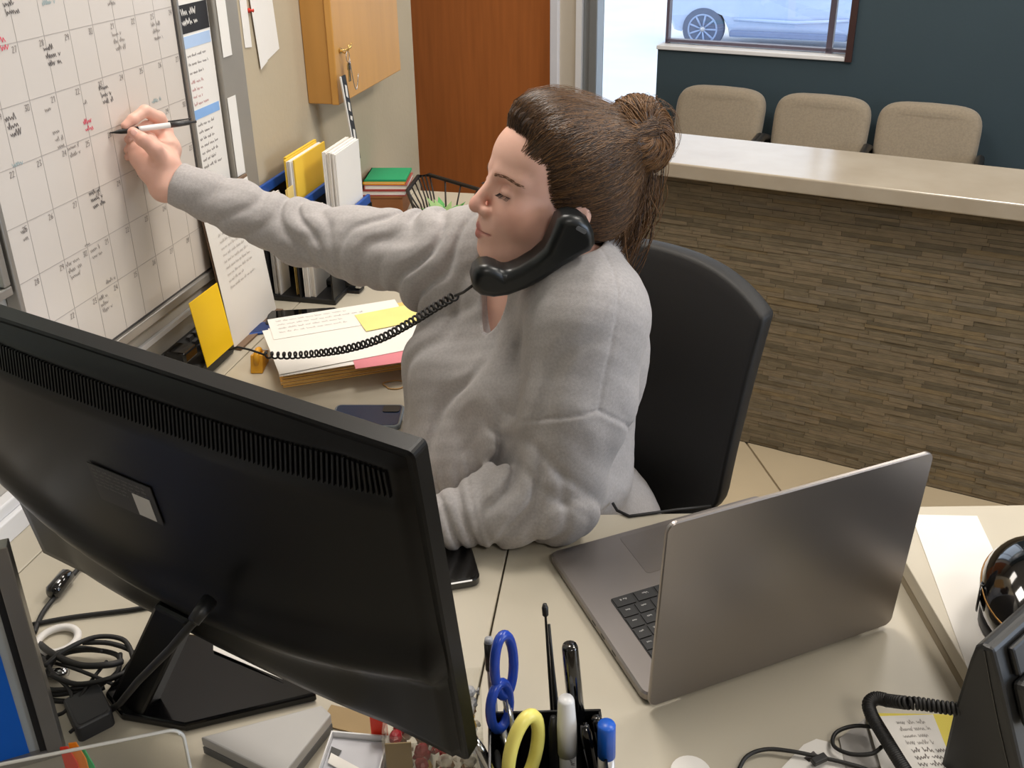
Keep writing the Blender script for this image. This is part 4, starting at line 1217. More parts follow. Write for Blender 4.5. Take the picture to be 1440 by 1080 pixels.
obj('trim_ring', MB().tube(rg, .0013, 6, closed=True), mat('copper_trim', (150, 110, 60), .3, metal=.8), dm, smooth=True)
obj('round_button', MB().lathe([(.018, 0), (.018, .002), (.012, .003)], dmc + EZ * .0 - dmy * -.058 - dmx * .03, dmy, 20), M_blackgloss, dm, smooth=True)
# desk phone (back and left side towards the camera)
dp_ = thing('desk_phone', 'bulky black desk telephone in the lower right corner seen from its side', 'telephone', A(.60, .66, DESK_Z))
P_ = lambda u, v, y: py(u, v, y)
yk = .70
side = [P_(1338, 1000, yk + .03), P_(1366, 915, yk + .05), P_(1378, 906, yk + .05), P_(1398, 912, yk + .04), P_(1420, 1010, yk - .02), P_(1436, 1090, yk - .06), P_(1430, 1180, yk - .07), P_(1330, 1180, yk + .03)]
sx0 = np.mean([p[0] for p in side])
# side profile in a vertical plane facing left/near
pn = unit(A(-.80, -.60, 0))
p00 = P_(1375, 1000, .700)
prof2 = [pp(u, v, p00, pn) for u, v in ((1340, 1000), (1362, 930), (1370, 910), (1380, 906), (1396, 914), (1408, 960), (1424, 1030), (1440, 1100))]
zmin = DESK_Z + .0008
q_last = A(prof2[-1][0], prof2[-1][1], zmin)
q_first = A(prof2[0][0], prof2[0][1], zmin)
obj('body', MB().prism([q_first] + prof2 + [q_last], -pn * .17), mat('charcoal_phone_plastic', (38, 38, 38), .42, var=.05), dp_, bevel=.004)
def on_prof(i, f, d):
    return prof2[i] * (1 - f) + prof2[i + 1] * f - pn * d
nrm_ = unit(np.cross(pn, prof2[6] - prof2[4]))
if nrm_[2] < 0:
    nrm_ = -nrm_
obj('handset_rest', MB().obox(on_prof(4, .2, .02) + nrm_ * .001, (prof2[5] - prof2[4]) * .9, -pn * .13, nrm_ * .007), M_black, dp_, bevel=.003)
obj('handset_bar', MB().obox(on_prof(5, .1, .012) + nrm_ * .001, (prof2[6] - prof2[5]) * .95, -pn * .15, nrm_ * .016), mat('charcoal_phone_plastic', (38, 38, 38), .42), dp_, bevel=.006)
obj('side_seam', MB().tube([pp(u, v, p00 + pn * .0006, pn) for u, v in ((1384, 915), (1392, 960), (1404, 1020), (1418, 1080))], .0008, 5), M_blackgloss, dp_)

def coil(path, r_coil, r_wire, turns, n=6, per=12):
    """helix around a polyline path"""
    P = [np.asarray(p, float) for p in path]
    Q = []
    for i in range(len(P) - 1):
        p0, p1, p2, p3 = P[max(i - 1, 0)], P[i], P[i + 1], P[min(i + 2, len(P) - 1)]
        for t in np.linspace(0, 1, 40)[:-1]:
            Q.append(.5 * (2 * p1 + (p2 - p0) * t + (2 * p0 - 5 * p1 + 4 * p2 - p3) * t * t + (3 * p1 - p0 - 3 * p2 + p3) * t ** 3))
    Q.append(P[-1])
    Q = np.array(Q)
    L = np.concatenate([[0], np.cumsum(np.linalg.norm(np.diff(Q, axis=0), axis=1))])
    N = int(turns * per)
    sl = np.linspace(0, L[-1], N + 1)
    C = np.array([np.interp(sl, L, Q[:, k]) for k in range(3)]).T
    Tn = np.gradient(C, axis=0)
    out = []
    nr = None
    for k in range(N + 1):
        t = unit(Tn[k])
        nr = unit(np.cross(t, EZ)) if nr is None else unit(nr - t * np.dot(nr, t))
        bn = np.cross(t, nr)
        a = 2 * math.pi * k / per
        out.append(C[k] + (nr * math.cos(a) + bn * math.sin(a)) * r_coil)
    return MB().tube(out, r_wire, n)
_c0 = pp(1352, 998, p00 - pn * .006, pn)
cpath = [_c0, px(1322, 994, _c0[2] - .004), px(1296, 990, _c0[2] - .008), px(1272, 988, _c0[2] - .012), px(1248, 985, .790)]
pc_ = thing('coiled_cord', 'thick black coiled cord of the desk phone in the lower right', 'cord', px(1240, 1000))
obj('coil', coil(cpath, .0052, .0021, 20), M_darkrubber, pc_, smooth=True)
obj('coil', coil([px(1248, 985, .790), px(1232, 982, .787), px(1222, 990, .783), px(1226, 1006, .778), px(1240, 1030, .774), px(1262, 1066, .768), px(1290, 1110, .76)], .0056, .0021, 56), M_darkrubber, pc_, smooth=True)
npd = thing('notepad', 'yellow notepad with a white printed sheet under the phone cord', 'notepad', px(1290, 1050))
npo = [px(u, v, DESK_Z + .0006) for u, v in ((1218, 1008), (1338, 1010), (1372, 1100), (1255, 1110))]
obj('pad', MB().prism(npo, EZ * .006), mat('yellow_legal_pad', (232, 214, 96), .8, var=.02), npd)
npt = [px(u, v, DESK_Z + .0068) for u, v in ((1218, 1008), (1312, 1005), (1350, 1100), (1248, 1110))]
obj('top_sheet', MB().prism(npt, EZ * .0004), M_paper, npd)
nx_ = unit(npt[1] - npt[0])
ny_ = np.cross(EZ, nx_)
text_lines(npd, px(1262, 1018, DESK_Z + .0076), nx_, ny_, EZ, .035, 4, .0035, .009, mat('pale_grey_ink', (186, 180, 176), .8), 77, 'faint_print')
text_lines(npd, px(1284, 1058, DESK_Z + .0076), nx_, ny_, EZ, .06, 4, .0042, .0085, M_ink, 78)
tg = tag(obj('white_tag', MB().prism([px(u, v, DESK_Z + .0006) for u, v in ((1098, 1082), (1130, 1048), (1148, 1040), (1164, 1044), (1190, 1062), (1192, 1100), (1100, 1110))], EZ * .0012), M_paper), 'white die-cut tag with black marks on the front of the desk', 'tag')
obj('print', MB().prism([px(u, v, DESK_Z + .0019) for u, v in ((1130, 1066), (1144, 1056), (1150, 1062), (1138, 1072))], EZ * .0001), M_inkblack, tg)
tag(obj('clear_wrapper', MB().prism([px(u, v, DESK_Z + .0006) for u, v in ((1180, 1040), (1216, 1012), (1240, 1080), (1190, 1085))], EZ * .002), mat('grey_film', (170, 166, 162), .2, var=.1), ), 'grey film wrapper beside the notepad', 'wrapper')
cable('thin black cable arching over the white tag', [px(1035, 1095, cz), px(1048, 1066, cz + .002), px(1075, 1054, cz + .003), px(1110, 1056, cz + .004), px(1150, 1064, cz + .003), px(1200, 1076, cz + .002), px(1235, 1088, cz)], .0022)
cable('thin black cable loop in front of the notepad', [px(1240, 1050, .76), px(1225, 1060, .757), px(1195, 1060, .752), px(1172, 1048, .75), px(1176, 1030, .75), px(1200, 1021, .752), px(1228, 1022, .756)], .0022)
ck = px(1152, 1068, DESK_Z + .009)
tag(obj('cable_clip', MB().box(ck, (.018, .008, .006), (.9, .4, 0), (-.4, .9, 0)), M_black, bevel=.001), 'tiny black clip on the thin cable over the white tag', 'clip')
tag(obj('white_disc', MB().lathe([(.022, 0), (.022, .001)], px(972, 1088, DESK_Z + .0006), n=28), M_paper), 'edge of a white disc at the bottom of the frame', 'disc')

# =================================================================== GUEST CHAIRS
M_fab = mat('beige_grey_woven_upholstery', (142, 130, 112), .9, var=.10, scale=140, bump=.4, bscale=400, sheen=.2)
def guest_chair(s, label):
    t_ = thing('guest_chair', label, 'chair', cp(s, 3.40, 0), 'beige guest chairs along the teal wall')
    W_ = .345
    def back_pt_(a, b, o):
        x = 2 * a - 1
        wid = W_ * (.93 + .07 * b) * .5
        zt2 = .60 + .275 * b - .018 * x * x * b
        return cp(s + x * wid, 3.60 + o + .035 * b - .02 * (1 - x * x) * (1), zt2)
    mb = MB()
    fr_, bk_ = [], []
    c0 = cp(s, 3.575, .735)
    # cushion: superellipse shell
    def sup(t, e):
        c, s_ = math.cos(t), math.sin(t)
        return math.copysign(abs(c) ** e, c), math.copysign(abs(s_) ** e, s_)
    rings = []
    N = 44
    for d, sc_ in ((-.045, .80), (-.040, .92), (-.028, .985), (-.005, 1.0), (.012, .99), (.02, .95)):
        ring = []
        for k in range(N):
            x, y = sup(2 * math.pi * k / N, .40)
            ring.append(cp(s + x * W_ / 2 * sc_ * (1 + .02 * y), 3.60 + d + .04 * y - .014 * (1 - x * x), .735 + (y * .137 - .010 * x * x * (y > 0) + .0) * sc_))
        rings.append(ring)
    vs = [p for r in rings for p in r]
    fs = [tuple(range(N)), tuple(range(5 * N, 6 * N))[::-1]]
    for k in range(5):
        fs += [(k * N + i, (k + 1) * N + i, (k + 1) * N + (i + 1) % N, k * N + (i + 1) % N) for i in range(N)]
    obj('backrest', MB().add(vs, fs), M_fab, t_, smooth=True)
    obj('seat', MB().rprism(cp(s, 3.33, .40), CD * .345, CN * .44, EZ * .07, .05, 6, .015), M_fab, t_)
    for sg in (-1, 1):
        x = s + sg * .185
        obj('armrest', MB().tube([cp(x, 3.62, .62), cp(x, 3.58, .700), cp(x, 3.50, .722), cp(x, 3.25, .705), cp(x, 3.18, .66)], .014, 8), M_black, t_, smooth=True)
        obj('leg', MB().tube([cp(x, 3.18, .66), cp(x, 3.16, .3), cp(x, 3.14, 0)], .011, 8), M_black, t_, smooth=True)
        obj('leg', MB().tube([cp(x, 3.62, .60), cp(x, 3.58, .3), cp(x, 3.60, 0)], .011, 8), M_black, t_, smooth=True)
    return t_
guest_chair(-.952, 'beige guest chair nearest the window corner, left of the three')
guest_chair(-.568, 'middle one of the three beige guest chairs')
guest_chair(-.200, 'right one of the three beige guest chairs behind the counter')

# =================================================================== CAR OUTSIDE
cr = thing('car', 'pale blue parked car seen through the window', 'car', A(4.6, 15.6, -1.07))
wc0 = px(988, 41, -.73)
cdir = unit(A(.925, -.38, 0))
cside = unit(np.cross(EZ, cdir))            # away from the camera
M_car_ = mat('pale_blue_car_paint', (176, 194, 224), .25, var=.02, coat=.5)
M_tyre = mat('grey_blue_tyre', (88, 100, 124), .8)
def cpt(x, d, z):
    return wc0 + cdir * x + cside * d + EZ * (z - .34)
outline = [(-.52, .30), (-.62, .55), (-.60, .80), (-.52, 1.0), (-.1, 1.06), (.35, 1.10), (.75, 1.42), (1.3, 1.52), (2.2, 1.50), (2.9, 1.12), (3.5, 1.0), (3.62, .7), (3.58, .35), (3.1, .22), (3.07, .35), (2.95, .58), (2.7, .68), (2.45, .58), (2.33, .35), (2.3, .22), (.42, .22), (.39, .35), (.27, .58), (0, .68), (-.27, .58), (-.39, .35), (-.42, .28)]
body = MB()
secs = [(.02, .97, -.0), (.12, 1.0, 0), (1.6, 1.0, 0), (1.7, .97, 0)]
vsb = []
for d, k, _ in secs:
    for x, z in outline:
        tuck = .10 * max(0, (z - 1.02) / .5)
        vsb.append(cpt(1.5 + (x - 1.5) * k, d + (tuck if d < .8 else -tuck) + (.05 if abs(z - .34) < .15 and d < .8 else 0), .3 + (z - .3) * (k if z > .3 else 1)))
N = len(outline)
fsb = [tuple(range(N)), tuple(range(3 * N, 4 * N))[::-1]]
for k in range(3):
    fsb += [(k * N + i, (k + 1) * N + i, (k + 1) * N + (i + 1) % N, k * N + (i + 1) % N) for i in range(N)]
obj('body', MB().add(vsb, fsb), M_car_, cr)
obj('side_sill', MB().obox(cpt(.45, -.01, .24), cdir * 1.85, cside * .06, EZ * .10), mat('slate_blue_sill', (110, 128, 164), .5), cr, bevel=.02)
obj('side_crease', MB().tube([cpt(.5, .015, .52), cpt(1.5, .0, .50), cpt(2.3, .015, .56)], .03, 8), M_car_, cr, smooth=True)
obj('side_glass', MB().prism([cpt(.75, .105, 1.10), cpt(2.6, .105, 1.10), cpt(2.15, .105, 1.42), cpt(1.05, .105, 1.42)], cside * .01), mat('dark_car_glass', (60, 70, 84), .05), cr)
M_alloy = mat('silver_blue_alloy', (150, 168, 200), .35, metal=.3)
for xw in (0, 2.7):
    wheel = obj('wheel', MB().lathe([(.20, 0), (.33, .01), (.345, .05), (.345, .19), (.32, .21), (.1, .21)], cpt(xw, -.02, .34), cside, 40), M_tyre, cr, smooth=True)
    obj('hub', MB().lathe([(.05, 0), (.055, .03)], cpt(xw, -.03, .34), cside, 16), M_chrome, wheel, smooth=True)
    obj('rim', MB().tube([cpt(xw, -.015, .34) + (cdir * math.cos(t) + EZ * math.sin(t)) * .235 for t in np.linspace(0, 2 * math.pi, 41)[:-1]], .016, 8, closed=True), M_alloy, wheel, smooth=True)
    for k in range(9):
        t = 2 * math.pi * k / 9
        dr = cdir * math.cos(t) + EZ * math.sin(t)
        obj('spoke', MB().tube([cpt(xw, -.02, .34) + dr * .04, cpt(xw, -.015, .34) + dr * .23], [.016, .022], 6), M_alloy, wheel, smooth=True)

# =================================================================== OFFICE CHAIR
chd = unit(A(-.72, -.69, 0))                 # the way the chair faces
cha = unit(A(.69, -.72, 0))                  # towards its right-hand side in the photo
oc = thing('office_chair', 'black office chair with a tall curved back behind the seated person', 'chair', A(.16, 1.50, 0))
M_chair = mat('black_mesh_upholstery', (20, 20, 21), .6, var=.08, scale=200, bump=.15, bscale=600)
BC = A(.242, 1.52, 0)
def chair_back(a, b, off):
    x = 2 * a - 1
    zb, ztp = .50, 1.008
    # outline: wide rounded top, narrowing to a rounded foot
    wid = .222 * (1 - .10 * (1 - b) - .25 * max(0, (.22 - b) / .22) ** 2)
    zz_ = zb + (ztp - zb) * b - .042 * abs(x) ** 2.6 * b + .06 * abs(x) ** 2.2 * (1 - b) ** 2
    curve = .050 * x * x
    return BC + cha * x * wid + chd * (curve - .06 * (b - .4) ** 2 + off) - chd * .05 * b + EZ * zz_
mb = MB()
NU, NV = 26, 22
front = [chair_back(i / NU, j / NV, .012) for i in range(NU + 1) for j in range(NV + 1)]
rear = [chair_back(i / NU, j / NV, -.026) for i in range(NU + 1) for j in range(NV + 1)]
K = NV + 1
fs = []
n0 = len(front)
for i in range(NU):
    for j in range(NV):
        q = (i * K + j, (i + 1) * K + j, (i + 1) * K + j + 1, i * K + j + 1)
        fs.append(q)
        fs.append(tuple(n0 + k for k in q[::-1]))
rimi = [i * K for i in range(NU + 1)] + [NU * K + j for j in range(1, K)] + [i * K + NV for i in range(NU - 1, -1, -1)] + [j for j in range(NV - 1, 0, -1)]
for a, b in zip(rimi, rimi[1:] + rimi[:1]):
    fs.append((a, n0 + a, n0 + b, b))
obj('backrest', mb.add(front + rear, fs), M_chair, oc, smooth=True, bevel=.008)
obj('seat', MB().rprism(A(.06, 1.35, .41), cha * .50, chd * .48, EZ * .075, .09, 8, .02), M_chair, oc)
obj('back_support', MB().tube([BC - chd * .05 + EZ * .60, BC - chd * .06 + EZ * .45, A(.10, 1.39, .395)], .022, 10), M_black, oc, smooth=True)
obj('gas_column', MB().lathe([(.03, .09), (.03, .25), (.022, .25), (.022, .41)], (.06, 1.35, 0), n=18), M_black, oc, smooth=True)
for k in range(5):
    t = 2 * math.pi * k / 5 + .3
    e = A(.06 + .30 * math.cos(t), 1.35 + .30 * math.sin(t), .07)
    obj('base_arm', MB().tube([A(.06, 1.35, .10), e], [.026, .016], 8), M_black, oc, smooth=True)
    obj('caster', MB().lathe([(.0, -.011), (.028, -.011), (.028, .011), (.0, .011)], e - EZ * .041, (math.sin(t), -math.cos(t), 0), 18), M_black, oc, smooth=True)

# =================================================================== SIGNED-DISTANCE MODELLING TOOLS
def surface_nets(fn, lo, hi, h, blk=8):
    lo, hi = np.asarray(lo, float), np.asarray(hi, float)
    n = (np.ceil((hi - lo) / h / blk).astype(int)) * blk
    nb = n // blk
    vals = np.empty(n, np.float32)
    bi = np.stack(np.meshgrid(*[np.arange(k) for k in nb], indexing='ij'), -1).reshape(-1, 3)
    cen = lo + (bi * blk + (blk - 1) / 2) * h
    cv = fn(cen)
    vv = vals.reshape(nb[0], blk, nb[1], blk, nb[2], blk)
    vv[...] = cv.reshape(nb).astype(np.float32)[:, None, :, None, :, None]
    keep = np.abs(cv) < blk * h * 1.15
    kb = bi[keep]
    loc = np.stack(np.meshgrid(*[np.arange(blk)] * 3, indexing='ij'), -1).reshape(-1, 3)
    CH = 600
    for s in range(0, len(kb), CH):
        q = kb[s:s + CH]
        idx = (q[:, None, :] * blk + loc[None]).reshape(-1, 3)
        vals[idx[:, 0], idx[:, 1], idx[:, 2]] = fn(lo + idx * h)
    sg = vals < 0
    c = [sg[a:n[0] - 1 + a, b:n[1] - 1 + b, d:n[2] - 1 + d] for a in (0, 1) for b in (0, 1) for d in (0, 1)]
    cnt_ = sum(x.astype(np.int8) for x in c)
    act = np.argwhere((cnt_ > 0) & (cnt_ < 8))
    idm = np.full(cnt_.shape, -1, np.int64)
    idm[act[:, 0], act[:, 1], act[:, 2]] = np.arange(len(act))
    acc = np.zeros((len(act), 3)); num = np.zeros(len(act))
    corners = [(a, b, d) for a in (0, 1) for b in (0, 1) for d in (0, 1)]
    cvs = {k: vals[act[:, 0] + k[0], act[:, 1] + k[1], act[:, 2] + k[2]] for k in corners}
    for k in corners:
        for ax in range(3):
            if k[ax] == 0:
                k2 = tuple(1 if i == ax else k[i] for i in range(3))
                v0, v1 = cvs[k], cvs[k2]
                m_ = (v0 < 0) != (v1 < 0)
                t = np.where(m_, v0 / np.where(np.abs(v0 - v1) < 1e-12, 1, v0 - v1), 0)
                p = np.array(k, float)[None] + np.zeros((len(act), 3))
                p[:, ax] = t
                acc[m_] += p[m_]; num[m_] += 1
    V = lo + (act + acc / num[:, None]) * h
    F = []
    for ax in range(3):
        o1, o2 = [i for i in range(3) if i != ax]
        sl0 = [slice(1, n[i] - 1) for i in range(3)]; sl1 = list(sl0)
        sl0[ax] = slice(0, n[ax] - 1); sl1[ax] = slice(1, n[ax])
        a_, b_ = sg[tuple(sl0)], sg[tuple(sl1)]
        e = np.argwhere(a_ != b_)
        inside = a_[e[:, 0], e[:, 1], e[:, 2]]
        g = e.copy(); g[:, o1] += 1; g[:, o2] += 1
        def cid(d1, d2):
            q = g.copy(); q[:, o1] -= d1; q[:, o2] -= d2
            return idm[q[:, 0], q[:, 1], q[:, 2]]
        quad = np.stack([cid(1, 1), cid(0, 1), cid(0, 0), cid(1, 0)], 1)
        flip = inside if ax != 1 else ~inside
        quad[~flip] = quad[~flip][:, ::-1]
        F.append(quad)
    F = np.concatenate(F)
    F = F[(F >= 0).all(1)]
    return V, F
def smin(a, b, k):
    h = np.clip(.5 + .5 * (b - a) / k, 0, 1)
    return b + (a - b) * h - k * h * (1 - h)
def smax(a, b, k):
    return -smin(-a, -b, k)
def s_ell(P, c, r, R=None):
    q = P - np.asarray(c)
    if R is not None:
        q = q @ R
    r = np.asarray(r, float)
    k0 = np.linalg.norm(q / r, axis=1)
    k1 = np.linalg.norm(q / (r * r), axis=1) + 1e-9
    return k0 * (k0 - 1) / k1
def s_cap(P, a, b, ra, rb=None):
    a, b = np.asarray(a, float), np.asarray(b, float)
    rb = ra if rb is None else rb
    d = b - a
    t = np.clip(((P - a) @ d) / (d @ d), 0, 1)
    return np.linalg.norm(P - a - t[:, None] * d, axis=1) - (ra + (rb - ra) * t)
def s_chain(P, pts, rs, k=.01):
    d = None
    for i in range(len(pts) - 1):
        e = s_cap(P, pts[i], pts[i + 1], rs[i], rs[i + 1])
        d = e if d is None else smin(d, e, k)
    return d
def wav(P, dirs, freq, ph):
    out = 0
    for d, f, p in zip(dirs, freq, ph):
        out = out + np.sin((P @ np.asarray(d)) * f + p)
    return out / len(freq)

# =================================================================== PERSON: POSE
HC = A(.059, 1.294, 1.210)                       # head centre between the ears
HR = np.array([[-.340, -.917, .206], [.940, -.330, .079], [-.004, .221, .975]])   # columns: head's right, forward, up
HR[:, 0] = unit(np.cross(HR[:, 1], HR[:, 2])); HR[:, 1] = unit(HR[:, 1]); HR[:, 2] = np.cross(HR[:, 0], HR[:, 1])
def hl(x, y, z):
    return HC + HR @ A(x, y, z)
TA = unit(A(.66, -.75, 0))                       # towards her left
TF = unit(A(-.75, -.66, 0))                      # the way the chest faces
TO = A(.045, 1.385, 0)
def tl_(a, f, z):
    return TO + TA * a + TF * f + A(0, 0, z)
SHL, ELL, WRL = A(.105, 1.205, 1.052), A(.058, 1.125, .808), A(-.105, 1.105, .778)
SHR, ELR, WRR = A(-.118, 1.455, 1.040), py(418, 326, 1.535), pw(246, 257, -.905)
TRM = np.stack([TA, TF, EZ], 1)
def torso_sdf(P, grow=0.0):
    d = s_ell(P, tl_(0, -.005, .93), (.190, .135, .20), TRM)
    d = smin(d, s_ell(P, tl_(0, .058, .735), (.205, .172, .18), TRM), .06)
    d = smin(d, s_ell(P, tl_(0, -.03, .56), (.21, .17, .13), TRM), .06)
    d = smin(d, s_ell(P, tl_(.085, .108, .88), (.092, .085, .095), TRM), .05)
    d = smin(d, s_ell(P, tl_(-.085, .104, .88), (.092, .085, .095), TRM), .05)
    nk = tl_(.012, -.02, 1.108)
    d = smin(d, s_cap(P, SHL, nk, .072, .080), .05)
    d = smin(d, s_cap(P, SHR, nk, .070, .070), .05)
    return d - grow
def arms_sdf(P, loose):
    dl = s_chain(P, [SHL, (SHL + ELL) / 2 + A(.008, 0, 0), ELL], [.082 + loose, .074 + loose, .060 + loose], .03)
    dl = smin(dl, s_chain(P, [ELL, (ELL + WRL) / 2, WRL + (WRL - ELL) * .1], [.056 + loose, .047 + loose, .036 + loose], .02), .035)
    dr = s_chain(P, [SHR, (SHR + ELR) / 2, ELR], [.074 + loose, .057 + loose, .046 + loose], .03)
    dr = smin(dr, s_chain(P, [ELR, (ELR + WRR) / 2, WRR], [.045 + loose, .041 + loose, .034 + loose], .02), .03)
    return dl, dr
NECK0, NECK1 = hl(0, -.022, -.05), tl_(.012, -.012, 1.075)

# ------------------------------------------------------------------ skin: head, neck, chest, arms, hand in one surface
def head_sdf(Q):
    """Q in head coordinates"""
    X = np.abs(Q[:, 0])
    S = Q.copy(); S[:, 0] = X                    # mirrored half
    d = s_ell(Q, (0, -.012, .032), (.073, .095, .082))
    d = smin(d, s_ell(Q, (0, .042, .040), (.060, .050, .052)), .03)          # forehead
    d = smin(d, s_ell(Q, (0, .036, -.030), (.060, .056, .070)), .03)         # mid face
    d = smin(d, s_cap(S, (.050, .004, -.055), (.014, .066, -.096), .020, .016), .03)   # jaw
    d = smin(d, s_ell(Q, (0, .074, -.098), (.021, .016, .015)), .022)        # chin
    d = smin(d, s_ell(S, (.036, .058, -.036), (.027, .026, .027)), .024)     # cheek
    d = smin(d, s_ell(Q, (0, .030, -.088), (.040, .045, .022)), .025)        # under chin
    d = smin(d, s_cap(S, (.012, .084, .017), (.045, .068, .016), .010, .009), .014)    # brow
    # sockets
    d = smax(d, -s_ell(S, (.031, .097, .0005), (.019, .017, .011)), .012)
    # lids over lowered eyes
    d = smin(d, s_ell(S, (.031, .0765, -.003), (.0155, .0125, .0105)), .004)
    d = smax(d, -s_cap(S, (.019, .0905, -.0085), (.044, .0825, -.0075), .0012), .0018)
    # nose
    d = smin(d, s_cap(Q, (0, .090, .006), (0, .108, -.026), .0075, .0085), .010)
    d = smin(d, s_ell(Q, (0, .1095, -.0340), (.0115, .0105, .0098)), .007)
    d = smin(d, s_ell(S, (.0120, .0990, -.0380), (.0078, .0095, .0074)), .006)
    d = smax(d, -s_ell(S, (.0058, .1035, -.0455), (.0036, .0050, .0035)), .003)
    # muzzle and lips
    d = smin(d, s_ell(Q, (0, .0805, -.064), (.027, .021, .022)), .016)
    d = smax(d, -s_cap(Q, (0, .1065, -.046), (0, .1060, -.055), .0022), .005)
    d = smin(d, s_cap(S, (0, .0980, -.0622), (.022, .0875, -.0670), .0050, .0028), .0045)
    d = smin(d, s_cap(S, (0, .0970, -.0742), (.020, .0875, -.0700), .0060, .0030), .0045)
    d = smax(d, -s_cap(S, (0, .1045, -.0678), (.028, .0895, -.0692), .0014), .0020)
    # ear
    e = s_ell(S, (.0745, -.016, -.016), (.008, .016, .022))
    e = smax(e, -s_ell(S, (.0835, -.012, -.012), (.005, .008, .012)), .004)
    d = smin(d, e, .006)
    d = smin(d, s_ell(S, (.0735, -.008, -.036), (.006, .008, .009)), .006)
    return d
def skin_sdf(P):
    Q = (P - HC) @ HR
    far_ = np.linalg.norm(Q, axis=1)
    d = head_sdf(Q)
    d = smin(d, s_cap(P, NECK0, NECK1, .053, .060), .028)
    d = smin(d, torso_sdf(P, -.014), .03)
    return d

# right hand holding the pen (points measured on planes parallel to the board)
PEN0, PEN1 = pw(154, 187, -.9835), pw(276, 171, -.888)
PD = unit(PEN1 - PEN0)
def hp(u, v, o):
    return pw(u, v, o)
HW = hp(233, 262, -.915)                          # wrist
def hand_sdf(P):
    d = s_chain(P, [WRR, HW, hp(231, 232, -.918)], [.027, .0255, .026], .012)
    # back of hand / palm
    d = smin(d, s_chain(P, [hp(231, 236, -.922), hp(236, 210, -.938), hp(231, 188, -.950)], [.025, .020, .015], .012), .012)
    d = smin(d, s_chain(P, [hp(222, 240, -.930), hp(214, 216, -.942), hp(208, 198, -.948)], [.024, .020, .016], .012), .016)
    d = smin(d, s_chain(P, [hp(208, 238, -.942), hp(198, 222, -.953), hp(192, 208, -.958)], [.018, .016, .013], .012), .014)
    # index finger: knuckle, bend, tip on the pen
    fi = s_chain(P, [hp(232, 182, -.950), hp(223, 166, -.950), hp(204, 156, -.953), hp(187, 168, -.961), hp(176, 177, -.968)], [.0135, .0115, .0100, .0088, .0072], .004)
    # thumb from the side of the palm
    ft_ = s_chain(P, [hp(229, 228, -.915), hp(217, 209, -.912), hp(200, 196, -.922), hp(187, 186, -.938)], [.0170, .0125, .0105, .0088], .005)
    # middle, ring, little fingers curled under the pen
    fm = s_chain(P, [hp(226, 190, -.955), hp(206, 178, -.962), hp(190, 187, -.968), hp(181, 196, -.972)], [.0115, .0098, .0086, .0074], .004)
    fr = s_chain(P, [hp(216, 204, -.955), hp(199, 194, -.964), hp(187, 202, -.971), hp(180, 211, -.974)], [.0110, .0092, .0080, .0070], .004)
    fl_ = s_chain(P, [hp(206, 216, -.958), hp(194, 209, -.968), hp(185, 216, -.974), hp(180, 221, -.976)], [.0098, .0080, .0070, .0062], .004)
    d = smin(d, fi, .005)
    d = smin(d, ft_, .007)
    d = smin(d, fm, .003)
    d = smin(d, fr, .003)
    d = smin(d, fl_, .003)
    return d
def body_all(P):
    d = skin_sdf(P)
    dl, dr = arms_sdf(P, -.016)
    d = smin(d, dl, .02)
    d = smin(d, dr, .02)
    return smin(d, hand_sdf(P), .008)
# left hand resting on the desk behind the monitor
LH = WRL + A(-.05, -.004, -.004)
def lhand_sdf(P):
    d = s_chain(P, [WRL, LH, LH + A(-.05, .002, -.004)], [.026, .026, .022], .012)
    for k, (dy, L) in enumerate(((-.030, .060), (-.010, .078), (.010, .084), (.029, .074))):
        b = LH + A(-.045, dy * .8, -.002)
        d = smin(d, s_chain(P, [b, b + A(-L * .5, dy * .25, .008), b + A(-L, dy * .3, -.010)], [.0105, .0092, .0072], .004), .004)
    d = smin(d, s_chain(P, [LH + A(-.01, .02, 0), LH + A(-.04, .045, .004), LH + A(-.065, .05, -.006)], [.014, .011, .008], .004), .008)
    return d
def body_full(P):
    return smin(body_all(P), lhand_sdf(P), .008)
import time as _time
_t = _time.time()
# the body is meshed in abutting regions of different fineness and welded into one surface mesh
VA, FA = surface_nets(body_full, A(-.36, .95, .46), A(.42, 1.75, 1.08), .0065)
def clip_head(P):
    return smax(skin_sdf(P), -(P[:, 2] - 1.06), .0001)
VH, FH = surface_nets(clip_head, A(-.16, 1.10, 1.05), A(.24, 1.48, 1.42), .0019)
def clip_hand(P):
    return smin(hand_sdf(P), arms_sdf(P, -.016)[1], .01)
lo_ = np.min([PEN0, HW, SHR], axis=0) - A(.03, .12, .06)
hi_ = np.max([PEN0, HW, hp(204, 146, -.94)], axis=0) + A(.05, .06, .04)
VN, FN = surface_nets(clip_hand, A(-.72, 1.40, 1.05), A(-.40, 1.74, 1.30), .0019)
VB = np.concatenate([VA, VH, VN])
FB = np.concatenate([FA, FH + len(VA), FN + len(VA) + len(VH)])

M_skin = bpy.data.materials.new('fair_skin')
M_skin.use_nodes = True
_nt = M_skin.node_tree
_b = _nt.nodes['Principled BSDF']
_b.inputs['Roughness'].default_value = .46
_b.inputs['Subsurface Weight'].default_value = .12
_b.inputs['Subsurface Radius'].default_value = (.012, .005, .003)
_b.inputs['Subsurface Scale'].default_value = .6
_at = _nt.nodes.new('ShaderNodeAttribute'); _at.attribute_name = 'tint'
_ns = _nt.nodes.new('ShaderNodeTexNoise'); _ns.inputs['Scale'].default_value = 40
_tc = _nt.nodes.new('ShaderNodeTexCoord')
_nt.links.new(_tc.outputs['Object'], _ns.inputs['Vector'])
_mx = _nt.nodes.new('ShaderNodeMixRGB'); _mx.blend_type = 'MULTIPLY'; _mx.inputs[0].default_value = .12
_nt.links.new(_at.outputs['Color'], _mx.inputs[1]); _nt.links.new(_ns.outputs['Fac'], _mx.inputs[2])
